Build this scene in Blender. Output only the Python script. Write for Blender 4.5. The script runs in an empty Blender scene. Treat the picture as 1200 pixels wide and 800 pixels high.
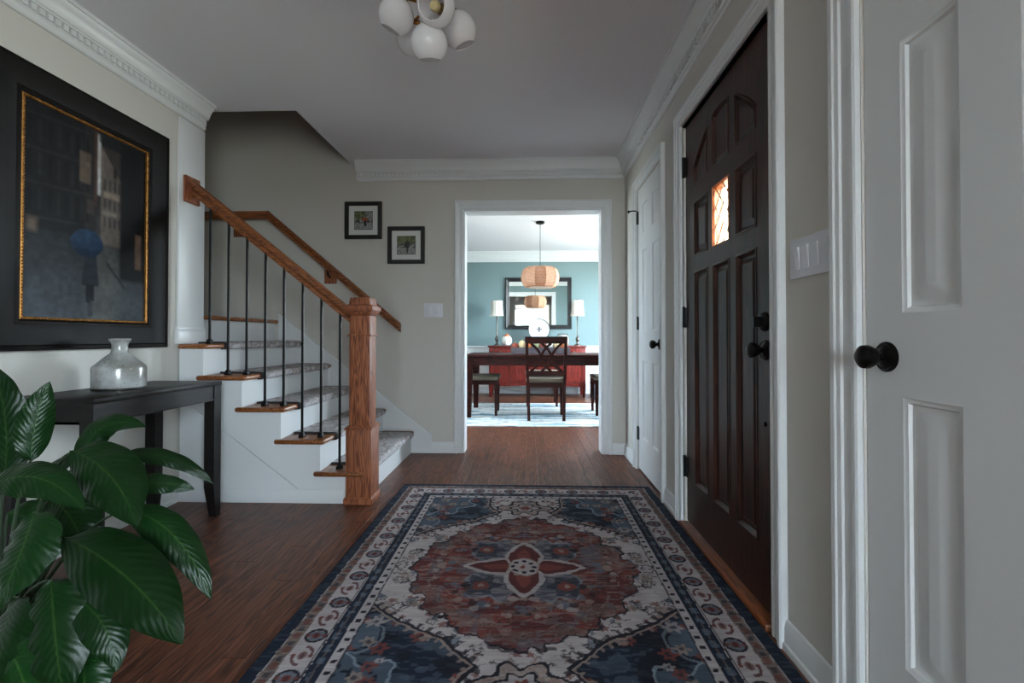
import bpy, bmesh, math, random
import numpy as np
from mathutils import Vector, Matrix
random.seed(7); rng = np.random.default_rng(7)
S = bpy.context.scene
C = S.collection
R = math.radians

# ------------------------------------------------------------------ camera
F = 555.0
HCAM = 0.96
cd = bpy.data.cameras.new('camera'); cam = bpy.data.objects.new('camera', cd); C.objects.link(cam)
cd.sensor_fit = 'HORIZONTAL'; cd.sensor_width = 36.0; cd.lens = 36.0 * F / 1200.0
cd.clip_start = 0.02
cam.location = (0, 0, HCAM)
PITCH = R(0.7); YAW = math.atan(19 / F)
cam.rotation_euler = (R(90) + PITCH, 0, YAW)
cd.shift_y = (395 - 400 - F * math.tan(PITCH)) / 1200.0
S.camera = cam

# ------------------------------------------------------------------ view
S.view_settings.view_transform = 'Standard'
S.view_settings.look = 'None'
S.view_settings.gamma = 1.0
S.view_settings.use_curve_mapping = False
S.view_settings.exposure = 0.0
try:
    S.cycles.use_denoising = True
    S.cycles.max_bounces = 10; S.cycles.diffuse_bounces = 6
    S.cycles.sample_clamp_indirect = 6.0
    S.cycles.caustics_reflective = False; S.cycles.caustics_refractive = False
except Exception:
    pass

# ------------------------------------------------------------------ world: overcast daylight sky
SKY = 55.0
w = bpy.data.worlds.new('overcast_sky'); S.world = w; w.use_nodes = True
nt = w.node_tree; nt.nodes.clear()
o_ = nt.nodes.new('ShaderNodeOutputWorld'); b_ = nt.nodes.new('ShaderNodeBackground')
tc = nt.nodes.new('ShaderNodeTexCoord'); sp = nt.nodes.new('ShaderNodeSeparateXYZ')
rp = nt.nodes.new('ShaderNodeValToRGB')
nt.links.new(tc.outputs['Generated'], sp.inputs[0])
mr = nt.nodes.new('ShaderNodeMapRange'); mr.inputs[1].default_value = -1; mr.inputs[2].default_value = 1
nt.links.new(sp.outputs['Z'], mr.inputs[0]); nt.links.new(mr.outputs[0], rp.inputs[0])
e = rp.color_ramp.elements
e[0].position = 0.0; e[0].color = (0.36, 0.37, 0.36, 1)
e[1].position = 1.0; e[1].color = (0.78, 0.92, 1.12, 1)
k = rp.color_ramp.elements.new(0.47); k.color = (0.42, 0.43, 0.41, 1)
k = rp.color_ramp.elements.new(0.53); k.color = (0.86, 0.97, 1.10, 1)
b_.inputs[1].default_value = SKY
nt.links.new(rp.outputs[0], b_.inputs[0]); nt.links.new(b_.outputs[0], o_.inputs[0])

def portal(loc, rot, sx, sy, name):
    """daylight portal: guides sky light through a window opening"""
    l = bpy.data.lights.new(name, 'AREA'); l.shape = 'RECTANGLE'; l.size = sx; l.size_y = sy
    l.energy = 1.0
    try: l.cycles.is_portal = True
    except Exception: pass
    ob = bpy.data.objects.new(name, l); C.objects.link(ob); ob.location = loc; ob.rotation_euler = rot
    return ob
# window openings: (x const, y0, y1, z0, z1)
WIN_DIN = (1.95, 5.35, 7.45, 0.6, 2.2)
WIN_LIV = (1.2, -3.7, -0.95, 0.25, 2.25)
WIN_REAR = (-4.58, -0.6, 0.4, 0.5, 2.2)
WIN_DINFILL = (-1.75, 4.7, 5.5, 0.9, 2.1)  # unseen extra window, added as fill light for the dining room
portal((WIN_DIN[0] + .16, (WIN_DIN[1] + WIN_DIN[2]) / 2, (WIN_DIN[3] + WIN_DIN[4]) / 2), (0, R(90), 0), WIN_DIN[4] - WIN_DIN[3], WIN_DIN[2] - WIN_DIN[1], 'daylight_dining_window')
portal((WIN_LIV[0] + .16, (WIN_LIV[1] + WIN_LIV[2]) / 2, (WIN_LIV[3] + WIN_LIV[4]) / 2), (0, R(90), 0), WIN_LIV[4] - WIN_LIV[3], WIN_LIV[2] - WIN_LIV[1], 'daylight_living_window')
portal(((WIN_REAR[1] + WIN_REAR[2]) / 2, -4.76, (WIN_REAR[3] + WIN_REAR[4]) / 2), (R(90), 0, R(180)), WIN_REAR[2] - WIN_REAR[1], WIN_REAR[4] - WIN_REAR[3], 'daylight_rear_window')
portal((WIN_DINFILL[0] - .16, (WIN_DINFILL[1] + WIN_DINFILL[2]) / 2, (WIN_DINFILL[3] + WIN_DINFILL[4]) / 2), (0, R(-90), 0), WIN_DINFILL[4] - WIN_DINFILL[3], WIN_DINFILL[2] - WIN_DINFILL[1], 'daylight_dining_fill')
portal((0.875, 2.02, 1.48), (0, R(90), 0), 0.27, 0.15, 'daylight_door_glass')

# ------------------------------------------------------------------ materials
def lin(c):
    c = np.asarray(c, float) / 255.0
    return np.where(c <= 0.04045, c / 12.92, ((c + 0.055) / 1.055) ** 2.4)
M = {}
def nn(t, kind, **kw):
    n = t.nodes.new(kind)
    for k_, v in kw.items(): setattr(n, k_, v)
    return n
def mat(name, col, rough=0.5, metal=0.0, noise=None, bump=None, coat=0.0, spec=0.5, trans=None, emit=None):
    """col: sRGB 0..255. noise=(scale, amount, (sx,sy,sz)); bump=(scale, strength, (sx,sy,sz))"""
    m = bpy.data.materials.new(name); m.use_nodes = True; t = m.node_tree
    p = t.nodes['Principled BSDF']
    c = lin(col); p.inputs['Base Color'].default_value = (*c, 1)
    p.inputs['Roughness'].default_value = rough; p.inputs['Metallic'].default_value = metal
    p.inputs['Coat Weight'].default_value = coat; p.inputs['Specular IOR Level'].default_value = spec
    p.inputs['Coat Roughness'].default_value = 0.08
    tc = nn(t, 'ShaderNodeTexCoord')
    if noise:
        sc, am = noise[0], noise[1]; st = noise[2] if len(noise) > 2 else (1, 1, 1)
        mp = nn(t, 'ShaderNodeMapping'); mp.inputs['Scale'].default_value = st
        t.links.new(tc.outputs['Object'], mp.inputs[0])
        nz = nn(t, 'ShaderNodeTexNoise'); nz.inputs['Scale'].default_value = sc; nz.inputs['Detail'].default_value = 5
        t.links.new(mp.outputs[0], nz.inputs['Vector'])
        cr = nn(t, 'ShaderNodeValToRGB'); cr.color_ramp.elements[0].position = .3; cr.color_ramp.elements[1].position = .72
        cr.color_ramp.elements[0].color = (*(c * (1 - am)), 1); cr.color_ramp.elements[1].color = (*np.minimum(c * (1 + am), 1), 1)
        t.links.new(nz.outputs['Fac'], cr.inputs[0]); t.links.new(cr.outputs[0], p.inputs['Base Color'])
    if bump:
        sc, am = bump[0], bump[1]; st = bump[2] if len(bump) > 2 else (1, 1, 1)
        mp = nn(t, 'ShaderNodeMapping'); mp.inputs['Scale'].default_value = st
        t.links.new(tc.outputs['Object'], mp.inputs[0])
        nz = nn(t, 'ShaderNodeTexNoise'); nz.inputs['Scale'].default_value = sc; nz.inputs['Detail'].default_value = 3
        t.links.new(mp.outputs[0], nz.inputs['Vector'])
        bp = nn(t, 'ShaderNodeBump'); bp.inputs['Strength'].default_value = am; bp.inputs['Distance'].default_value = .01
        t.links.new(nz.outputs['Fac'], bp.inputs['Height']); t.links.new(bp.outputs[0], p.inputs['Normal'])
    M[name] = m
    return m

def wood(name, dark, light, axis='Y', scale=1.0, rough=.35, coat=.15, vary=.25, contrast=(.3, .7), spec=.5):
    """grained wood: streaks along one object axis, a different tone per object"""
    m = bpy.data.materials.new(name); m.use_nodes = True; t = m.node_tree; p = t.nodes['Principled BSDF']
    tc = nn(t, 'ShaderNodeTexCoord'); oi = nn(t, 'ShaderNodeObjectInfo')
    ad = nn(t, 'ShaderNodeVectorMath', operation='ADD'); ml = nn(t, 'ShaderNodeVectorMath', operation='SCALE')
    cx = nn(t, 'ShaderNodeCombineXYZ')
    for i in range(3): t.links.new(oi.outputs['Random'], cx.inputs[i])
    ml.inputs['Scale'].default_value = 37.0
    t.links.new(cx.outputs[0], ml.inputs[0]); t.links.new(tc.outputs['Object'], ad.inputs[0]); t.links.new(ml.outputs[0], ad.inputs[1])
    mp = nn(t, 'ShaderNodeMapping')
    s = {'X': (1.2, 16, 16), 'Y': (16, 1.2, 16), 'Z': (16, 16, 1.2)}[axis]
    mp.inputs['Scale'].default_value = [q * scale for q in s]
    t.links.new(ad.outputs[0], mp.inputs[0])
    nz = nn(t, 'ShaderNodeTexNoise'); nz.inputs['Scale'].default_value = 1.4; nz.inputs['Detail'].default_value = 3; nz.inputs['Distortion'].default_value = .6
    t.links.new(mp.outputs[0], nz.inputs['Vector'])
    # cathedral grain: rings of the noise field
    mu = nn(t, 'ShaderNodeMath', operation='MULTIPLY'); mu.inputs[1].default_value = 9.0
    sn = nn(t, 'ShaderNodeMath', operation='SINE'); ma = nn(t, 'ShaderNodeMapRange')
    ma.inputs[1].default_value = -1; ma.inputs[2].default_value = 1
    mu2 = nn(t, 'ShaderNodeMath', operation='MULTIPLY'); mu2.inputs[1].default_value = 6.0
    t.links.new(nz.outputs['Fac'], mu.inputs[0]); t.links.new(mu.outputs[0], mu2.inputs[0]); t.links.new(mu2.outputs[0], sn.inputs[0]); t.links.new(sn.outputs[0], ma.inputs[0])
    n2 = nn(t, 'ShaderNodeTexNoise'); n2.inputs['Scale'].default_value = 5.0; n2.inputs['Detail'].default_value = 5
    t.links.new(mp.outputs[0], n2.inputs['Vector'])
    mx = nn(t, 'ShaderNodeMix'); mx.data_type = 'FLOAT'; mx.inputs[0].default_value = .6
    t.links.new(ma.outputs[0], mx.inputs[2]); t.links.new(n2.outputs['Fac'], mx.inputs[3])
    cr = nn(t, 'ShaderNodeValToRGB'); cr.color_ramp.elements[0].position = contrast[0]; cr.color_ramp.elements[1].position = contrast[1]
    cr.color_ramp.elements[0].color = (*lin(dark), 1); cr.color_ramp.elements[1].color = (*lin(light), 1)
    t.links.new(mx.outputs[0], cr.inputs[0])
    hs = nn(t, 'ShaderNodeHueSaturation')
    mv = nn(t, 'ShaderNodeMapRange'); mv.inputs[3].default_value = 1 - vary; mv.inputs[4].default_value = 1 + vary
    t.links.new(oi.outputs['Random'], mv.inputs[0]); t.links.new(mv.outputs[0], hs.inputs['Value'])
    t.links.new(cr.outputs[0], hs.inputs['Color']); t.links.new(hs.outputs[0], p.inputs['Base Color'])
    bp = nn(t, 'ShaderNodeBump'); bp.inputs['Strength'].default_value = .12; bp.inputs['Distance'].default_value = .002
    t.links.new(mx.outputs[0], bp.inputs['Height']); t.links.new(bp.outputs[0], p.inputs['Normal'])
    p.inputs['Roughness'].default_value = rough; p.inputs['Coat Weight'].default_value = coat; p.inputs['Coat Roughness'].default_value = .15; p.inputs['Specular IOR Level'].default_value = spec
    M[name] = m
    return m

mat('wall_paint', (201, 198, 192), .75, bump=(220, .08))
mat('ceiling_paint', (222, 221, 226), .85, bump=(150, .08))
mat('trim_white', (218, 220, 222), .33, bump=(6, .02))
mat('wainscot_white', (244, 244, 242), .4, bump=(6, .02))
mat('teal_paint', (112, 133, 135), .7, bump=(220, .08))
mat('living_paint', (236, 240, 232), .8, bump=(220, .05))
wood('floor_oak', (54, 27, 19), (116, 70, 48), 'Y', 1.0, .4, .05, .13, (.25, .75), spec=.4)
wood('oak_rail', (92, 48, 24), (152, 92, 52), 'X', 1.2, .36, .1, .08)
wood('oak_post', (100, 53, 35), (158, 97, 66), 'Z', 1.2, .55, .0, .08, spec=.3)
wood('oak_tread', (100, 56, 30), (165, 104, 62), 'Y', 1.2, .36, .1, .1)
wood('mahogany_door', (26, 12, 9), (62, 30, 21), 'Z', .8, .36, .04, .08, spec=.3)
wood('espresso', (14, 11, 11), (28, 23, 23), 'Y', .8, .42, .0, .05, spec=.25)
wood('dining_brown', (34, 11, 8), (62, 23, 16), 'X', .8, .45, .0, .06, spec=.14)
wood('buffet_red', (76, 15, 9), (106, 30, 20), 'Z', .8, .45, .0, .06, spec=.25)
wood('threshold_oak', (96, 46, 20), (140, 78, 40), 'Y', 1.0, .4, .1, .1)
mat('black_iron', (22, 21, 22), .42, .6, bump=(60, .05))
mat('bronze_black', (20, 18, 17), .35, .7)
mat('pewter', (110, 104, 98), .3, .9)
mat('brass', (150, 104, 48), .3, 1.0, noise=(20, .2))
om = mat('opal_glass', (250, 249, 252), .08, coat=.6)
_t = om.node_tree; _tl = nn(_t, 'ShaderNodeBsdfTranslucent'); _tl.inputs[0].default_value = (.95, .94, .97, 1); _ms = nn(_t, 'ShaderNodeMixShader'); _ms.inputs[0].default_value = .4
_t.links.new(_t.nodes['Principled BSDF'].outputs[0], _ms.inputs[1]); _t.links.new(_tl.outputs[0], _ms.inputs[2]); _t.links.new(_ms.outputs[0], _t.nodes['Material Output'].inputs[0])
mat('bulb_cream', (196, 178, 130), .4)
mat('frame_black', (18, 17, 18), .4, bump=(60, .05))
mat('frame_espresso', (14, 10, 9), .5, spec=.15, noise=(8, .5, (1, 1, 1)), bump=(30, .12))
mat('gold_bead', (150, 104, 50), .45, .7, noise=(60, .35))
mat('mat_board', (214, 214, 212), .8, bump=(200, .03))
mat('plastic_white', (222, 224, 232), .35, bump=(20, .01))
mat('bed_black', (14, 14, 14), .6)
mat('chair_fabric', (122, 110, 94), .9, noise=(80, .15), bump=(300, .2))
mat('linen_shade', (236, 226, 214), .9, noise=(60, .06), bump=(300, .1))
mat('porcelain', (206, 207, 212), .2, coat=.3, noise=(12, .02))
mat('ink_black', (24, 24, 28), .5, bump=(50, .02))
mat('pumpkin_white', (236, 234, 228), .5, noise=(20, .05))
mat('pumpkin_orange', (206, 110, 58), .55, noise=(16, .2))
mat('gourd_cream', (222, 196, 150), .55, noise=(16, .2))
mat('gourd_green', (150, 158, 116), .55, noise=(16, .3))
mat('gourd_rust', (150, 62, 34), .55, noise=(16, .25))
mat('grey_wood', (92, 84, 90), .7, noise=(10, .25, (1, 12, 12)))
mat('carton_dark', (38, 40, 46), .6, noise=(14, .3))
mat('paper_blue', (120, 150, 180), .7, noise=(14, .2))
mat('pot_dark', (30, 30, 32), .4, noise=(8, .2))
mat('soil', (30, 22, 16), .95, noise=(60, .5), bump=(80, .6))
mat('shoe_dark', (40, 34, 30), .5)
mat('stalk_green', (24, 42, 18), .5, noise=(20, .2))
mat('rug_binding', (26, 32, 48), .95, bump=(300, .3))
mat('carpet_binding', (44, 40, 40), .9, bump=(300, .3))

def vcol_mat(name, rough=.95, bump=None, spec=.2):
    m = bpy.data.materials.new(name); m.use_nodes = True; t = m.node_tree; p = t.nodes['Principled BSDF']
    a = nn(t, 'ShaderNodeAttribute'); a.attribute_name = 'col'
    t.links.new(a.outputs['Color'], p.inputs['Base Color'])
    p.inputs['Roughness'].default_value = rough; p.inputs['Specular IOR Level'].default_value = spec
    if bump:
        tc = nn(t, 'ShaderNodeTexCoord'); nz = nn(t, 'ShaderNodeTexNoise'); nz.inputs['Scale'].default_value = bump[0]
        t.links.new(tc.outputs['Object'], nz.inputs['Vector'])
        bp = nn(t, 'ShaderNodeBump'); bp.inputs['Strength'].default_value = bump[1]; bp.inputs['Distance'].default_value = .004
        t.links.new(nz.outputs['Fac'], bp.inputs['Height']); t.links.new(bp.outputs[0], p.inputs['Normal'])
    M[name] = m
vcol_mat('rug_pile', .95, (500, .5))
vcol_mat('canvas_print', .55, (300, .1), .12)
vcol_mat('photo_print', .5)

# carpet on the stairs: grey with a loose darker leaf pattern
def carpet():
    m = bpy.data.materials.new('stair_carpet'); m.use_nodes = True; t = m.node_tree; p = t.nodes['Principled BSDF']
    tc = nn(t, 'ShaderNodeTexCoord')
    vo = nn(t, 'ShaderNodeTexVoronoi'); vo.feature = 'DISTANCE_TO_EDGE'; vo.inputs['Scale'].default_value = 11
    nz = nn(t, 'ShaderNodeTexNoise'); nz.inputs['Scale'].default_value = 9; nz.inputs['Detail'].default_value = 4
    mx = nn(t, 'ShaderNodeMix'); mx.data_type = 'VECTOR'; mx.inputs[0].default_value = .12
    t.links.new(tc.outputs['Object'], nz.inputs['Vector']); t.links.new(tc.outputs['Object'], mx.inputs[4]); t.links.new(nz.outputs['Color'], mx.inputs[5])
    t.links.new(mx.outputs[1], vo.inputs['Vector'])
    cr = nn(t, 'ShaderNodeValToRGB'); e = cr.color_ramp.elements
    e[0].position = .02; e[0].color = (*lin((146, 138, 136)), 1); e[1].position = .14; e[1].color = (*lin((196, 192, 194)), 1)
    k = e.new(.32); k.color = (*lin((166, 160, 162)), 1)
    t.links.new(vo.outputs['Distance'], cr.inputs[0]); t.links.new(cr.outputs[0], p.inputs['Base Color'])
    n2 = nn(t, 'ShaderNodeTexNoise'); n2.inputs['Scale'].default_value = 400
    t.links.new(tc.outputs['Object'], n2.inputs['Vector'])
    bp = nn(t, 'ShaderNodeBump'); bp.inputs['Strength'].default_value = .6; bp.inputs['Distance'].default_value = .004
    t.links.new(n2.outputs['Fac'], bp.inputs['Height']); t.links.new(bp.outputs[0], p.inputs['Normal'])
    p.inputs['Roughness'].default_value = .95
    M['stair_carpet'] = m
carpet()

def vase_glaze():
    m = mat('vase_glaze', (150, 152, 152), .25, coat=.4)
    t = m.node_tree; p = t.nodes['Principled BSDF']; tc = nn(t, 'ShaderNodeTexCoord')
    n1 = nn(t, 'ShaderNodeTexNoise'); n1.inputs['Scale'].default_value = 14; n1.inputs['Detail'].default_value = 6
    n2 = nn(t, 'ShaderNodeTexNoise'); n2.inputs['Scale'].default_value = 120; n2.inputs['Detail'].default_value = 2
    t.links.new(tc.outputs['Object'], n1.inputs[0]); t.links.new(tc.outputs['Object'], n2.inputs[0])
    cr = nn(t, 'ShaderNodeValToRGB'); e = cr.color_ramp.elements
    e[0].position = .35; e[0].color = (*lin((128, 126, 122)), 1); e[1].position = .65; e[1].color = (*lin((172, 174, 174)), 1)
    c2 = nn(t, 'ShaderNodeValToRGB'); e = c2.color_ramp.elements
    e[0].position = .62; e[0].color = (1, 1, 1, 1); e[1].position = .72; e[1].color = (.6, .56, .52, 1)
    mx = nn(t, 'ShaderNodeMix'); mx.data_type = 'RGBA'; mx.blend_type = 'MULTIPLY'; mx.inputs[0].default_value = 1
    t.links.new(n1.outputs['Fac'], cr.inputs[0]); t.links.new(n2.outputs['Fac'], c2.inputs[0])
    t.links.new(cr.outputs[0], mx.inputs[6]); t.links.new(c2.outputs[0], mx.inputs[7]); t.links.new(mx.outputs[2], p.inputs['Base Color'])
vase_glaze()

def glass_mat(name, tint, gloss=.06):
    m = bpy.data.materials.new(name); m.use_nodes = True; t = m.node_tree; t.nodes.clear()
    o = nn(t, 'ShaderNodeOutputMaterial'); mx = nn(t, 'ShaderNodeMixShader'); a = nn(t, 'ShaderNodeBsdfTransparent'); g = nn(t, 'ShaderNodeBsdfGlossy')
    tc = nn(t, 'ShaderNodeTexCoord'); nz = nn(t, 'ShaderNodeTexNoise'); nz.inputs['Scale'].default_value = 6
    cr = nn(t, 'ShaderNodeValToRGB'); c = np.asarray(tint)
    cr.color_ramp.elements[0].color = (*(c * .93), 1); cr.color_ramp.elements[1].color = (*c, 1)
    t.links.new(tc.outputs['Object'], nz.inputs[0]); t.links.new(nz.outputs['Fac'], cr.inputs[0]); t.links.new(cr.outputs[0], a.inputs[0])
    g.inputs['Roughness'].default_value = .03; mx.inputs[0].default_value = gloss
    t.links.new(a.outputs[0], mx.inputs[1]); t.links.new(g.outputs[0], mx.inputs[2]); t.links.new(mx.outputs[0], o.inputs[0])
    M[name] = m
glass_mat('window_glass', (.92, .95, .94)); glass_mat('amber_glass', (.97, .92, .78)); glass_mat('jar_glass', (.92, .93, .94), .12)

def mirror_mat():
    m = mat('mirror_silver', (235, 238, 236), .012, 1.0); return m
mirror_mat()

def rattan():
    m = bpy.data.materials.new('rattan_weave'); m.use_nodes = True; t = m.node_tree; p = t.nodes['Principled BSDF']
    tc = nn(t, 'ShaderNodeTexCoord')
    w1 = nn(t, 'ShaderNodeTexWave'); w1.inputs['Scale'].default_value = 22; w1.bands_direction = 'Z'; w1.inputs['Distortion'].default_value = 2
    n1 = nn(t, 'ShaderNodeTexNoise'); n1.inputs['Scale'].default_value = 45
    t.links.new(tc.outputs['Object'], w1.inputs[0]); t.links.new(tc.outputs['Object'], n1.inputs[0])
    ad = nn(t, 'ShaderNodeMath', operation='MULTIPLY'); t.links.new(w1.outputs['Fac'], ad.inputs[0]); t.links.new(n1.outputs['Fac'], ad.inputs[1])
    cr = nn(t, 'ShaderNodeValToRGB'); e = cr.color_ramp.elements
    e[0].position = .05; e[0].color = (*lin((214, 164, 128)), 1); e[1].position = .5; e[1].color = (*lin((250, 226, 200)), 1)
    t.links.new(ad.outputs[0], cr.inputs[0]); t.links.new(cr.outputs[0], p.inputs['Base Color'])
    bp = nn(t, 'ShaderNodeBump'); bp.inputs['Strength'].default_value = .6; bp.inputs['Distance'].default_value = .004
    t.links.new(ad.outputs[0], bp.inputs['Height']); t.links.new(bp.outputs[0], p.inputs['Normal'])
    p.inputs['Roughness'].default_value = .7
    tl = nn(t, 'ShaderNodeBsdfTranslucent'); t.links.new(cr.outputs[0], tl.inputs[0]); ms = nn(t, 'ShaderNodeMixShader'); ms.inputs[0].default_value = .55
    t.links.new(p.outputs[0], ms.inputs[1]); t.links.new(tl.outputs[0], ms.inputs[2]); t.links.new(ms.outputs[0], t.nodes['Material Output'].inputs[0])
    M['rattan'] = m
rattan()

def leaf_mat():
    m = bpy.data.materials.new('leaf_green'); m.use_nodes = True; t = m.node_tree; p = t.nodes['Principled BSDF']
    uv = nn(t, 'ShaderNodeUVMap'); sp = nn(t, 'ShaderNodeSeparateXYZ'); t.links.new(uv.outputs[0], sp.inputs[0])
    oi = nn(t, 'ShaderNodeObjectInfo')
    c_ = nn(t, 'ShaderNodeMath', operation='SUBTRACT'); c_.inputs[1].default_value = .5; t.links.new(sp.outputs['Y'], c_.inputs[0])
    ab = nn(t, 'ShaderNodeMath', operation='ABSOLUTE'); t.links.new(c_.outputs[0], ab.inputs[0])
    cr = nn(t, 'ShaderNodeValToRGB'); e = cr.color_ramp.elements
    e[0].position = 0.0; e[0].color = (*lin((36, 62, 24)), 1); e[1].position = .028; e[1].color = (*lin((11, 38, 11)), 1)
    k = e.new(.5); k.color = (*lin((10, 34, 10)), 1)
    t.links.new(ab.outputs[0], cr.inputs[0])
    hs = nn(t, 'ShaderNodeHueSaturation'); mv = nn(t, 'ShaderNodeMapRange'); mv.inputs[3].default_value = .75; mv.inputs[4].default_value = 1.25
    t.links.new(oi.outputs['Random'], mv.inputs[0]); t.links.new(mv.outputs[0], hs.inputs['Value']); t.links.new(cr.outputs[0], hs.inputs['Color'])
    t.links.new(hs.outputs[0], p.inputs['Base Color'])
    # side veins: ridges running from the midrib outward and forward
    m1 = nn(t, 'ShaderNodeMath', operation='MULTIPLY'); m1.inputs[1].default_value = -.45; t.links.new(ab.outputs[0], m1.inputs[0])
    a1 = nn(t, 'ShaderNodeMath', operation='ADD'); t.links.new(sp.outputs['X'], a1.inputs[0]); t.links.new(m1.outputs[0], a1.inputs[1])
    nz = nn(t, 'ShaderNodeTexNoise'); nz.inputs['Scale'].default_value = 5; t.links.new(uv.outputs[0], nz.inputs[0])
    m3 = nn(t, 'ShaderNodeMath', operation='MULTIPLY'); m3.inputs[1].default_value = .07; t.links.new(nz.outputs['Fac'], m3.inputs[0])
    a2 = nn(t, 'ShaderNodeMath', operation='ADD'); t.links.new(a1.outputs[0], a2.inputs[0]); t.links.new(m3.outputs[0], a2.inputs[1])
    m2 = nn(t, 'ShaderNodeMath', operation='MULTIPLY'); m2.inputs[1].default_value = 90; t.links.new(a2.outputs[0], m2.inputs[0])
    sn = nn(t, 'ShaderNodeMath', operation='SINE'); t.links.new(m2.outputs[0], sn.inputs[0])
    bp = nn(t, 'ShaderNodeBump'); bp.inputs['Strength'].default_value = .16; bp.inputs['Distance'].default_value = .0025
    t.links.new(sn.outputs[0], bp.inputs['Height']); t.links.new(bp.outputs[0], p.inputs['Normal'])
    p.inputs['Roughness'].default_value = .36; p.inputs['Specular IOR Level'].default_value = .2
    M['leaf'] = m
leaf_mat()

# ------------------------------------------------------------------ mesh helpers
class MB:
    def __init__(s): s.v = []; s.f = []
    def add(s, vs, fs):
        o = len(s.v); s.v += [tuple(map(float, q)) for q in vs]; s.f += [[i + o for i in f] for f in fs]; return s
    def box(s, x0, x1, y0, y1, z0, z1):
        x0, x1 = min(x0, x1), max(x0, x1); y0, y1 = min(y0, y1), max(y0, y1); z0, z1 = min(z0, z1), max(z0, z1)
        return s.add([(x0, y0, z0), (x1, y0, z0), (x1, y1, z0), (x0, y1, z0), (x0, y0, z1), (x1, y0, z1), (x1, y1, z1), (x0, y1, z1)],
                     [(0, 3, 2, 1), (4, 5, 6, 7), (0, 1, 5, 4), (1, 2, 6, 5), (2, 3, 7, 6), (3, 0, 4, 7)])
    def frustum(s, cx, cy, z0, z1, hx0, hy0, hx1, hy1):
        a = [(cx - hx0, cy - hy0, z0), (cx + hx0, cy - hy0, z0), (cx + hx0, cy + hy0, z0), (cx - hx0, cy + hy0, z0)]
        b = [(cx - hx1, cy - hy1, z1), (cx + hx1, cy - hy1, z1), (cx + hx1, cy + hy1, z1), (cx - hx1, cy + hy1, z1)]
        return s.add(a + b, [(0, 3, 2, 1), (4, 5, 6, 7), (0, 1, 5, 4), (1, 2, 6, 5), (2, 3, 7, 6), (3, 0, 4, 7)])
    def beam(s, p0, p1, hw, hh, up=(0, 0, 1)):
        """rectangular bar from p0 to p1, half width hw (side), half height hh (up)"""
        p0 = Vector(p0); p1 = Vector(p1); d = (p1 - p0).normalized(); sd = d.cross(Vector(up)).normalized(); u = sd.cross(d)
        vs = [p + sd * a * hw + u * b * hh for p in (p0, p1) for a, b in ((-1, -1), (1, -1), (1, 1), (-1, 1))]
        return s.add(vs, [(3, 2, 1, 0), (4, 5, 6, 7), (0, 1, 5, 4), (1, 2, 6, 5), (2, 3, 7, 6), (3, 0, 4, 7)])
    def tube(s, pts, rad, n=10, cap=True):
        pts = [Vector(p) for p in pts]; rs = rad if isinstance(rad, (list, tuple)) else [rad] * len(pts)
        vs = []; fs = []; ref = None
        for i, p in enumerate(pts):
            d = (pts[min(i + 1, len(pts) - 1)] - pts[max(i - 1, 0)]).normalized()
            if ref is None: ref = d.orthogonal().normalized()
            ref = (ref - d * ref.dot(d)).normalized(); b = d.cross(ref)
            for k_ in range(n):
                a = 2 * math.pi * k_ / n; vs.append(p + (ref * math.cos(a) + b * math.sin(a)) * rs[i])
        for i in range(len(pts) - 1):
            for k_ in range(n):
                fs.append((i * n + k_, i * n + (k_ + 1) % n, (i + 1) * n + (k_ + 1) % n, (i + 1) * n + k_))
        if cap: fs.append(tuple(range(n - 1, -1, -1))); fs.append(tuple(range((len(pts) - 1) * n, len(pts) * n)))
        return s.add(vs, fs)
    def lathe(s, prof, n=24, org=(0, 0, 0), axis=(0, 0, 1), lobes=0, amp=0.0, cap=True):
        ax = Vector(axis).normalized(); q = Vector((0, 0, 1)).rotation_difference(ax); org = Vector(org)
        vs = []; fs = []
        for r, h in prof:
            for k_ in range(n):
                a = 2 * math.pi * k_ / n; rr = r * (1 + amp * math.cos(lobes * a)) if lobes else r
                vs.append(org + q @ Vector((rr * math.cos(a), rr * math.sin(a), h)))
        for i in range(len(prof) - 1):
            for k_ in range(n): fs.append((i * n + k_, i * n + (k_ + 1) % n, (i + 1) * n + (k_ + 1) % n, (i + 1) * n + k_))
        if cap:
            if prof[0][0] > 1e-6: fs.append(tuple(range(n - 1, -1, -1)))
            if prof[-1][0] > 1e-6: fs.append(tuple(range((len(prof) - 1) * n, len(prof) * n)))
        return s.add(vs, fs)
    def prism(s, poly, fn, a, b):
        """poly: 2D points, fn(u,v,t)->xyz, extruded t=a..b"""
        n = len(poly)
        vs = [fn(u, v, a) for u, v in poly] + [fn(u, v, b) for u, v in poly]
        return s.add(vs, [tuple(range(n - 1, -1, -1)), tuple(range(n, 2 * n))] + [(i, (i + 1) % n, n + (i + 1) % n, n + i) for i in range(n)])
    def build(s, name, m, parent=None, smooth=False, bevel=0, seg=2, local=False, angle=35):
        off = parent_loc(parent) if (parent is not None and not local) else Vector((0, 0, 0))
        me = bpy.data.meshes.new(name)
        me.from_pydata([tuple(Vector(q) - off) for q in s.v], [], s.f)
        bm = bmesh.new(); bm.from_mesh(me)
        bmesh.ops.remove_doubles(bm, verts=bm.verts, dist=1e-6)
        bmesh.ops.recalc_face_normals(bm, faces=bm.faces)
        if bevel:
            ed = [e_ for e_ in bm.edges if len(e_.link_faces) == 2 and e_.calc_face_angle(0) > R(30)]
            bmesh.ops.bevel(bm, geom=ed, offset=bevel, segments=seg, affect='EDGES', profile=.5, clamp_overlap=True)
        bm.to_mesh(me); bm.free()
        if smooth or bevel:
            me.shade_smooth(); me.set_sharp_from_angle(angle=R(angle))
        me.materials.append(M[m] if isinstance(m, str) else m)
        ob = bpy.data.objects.new(name, me); C.objects.link(ob)
        if parent is not None: ob.parent = parent
        return ob
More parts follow.
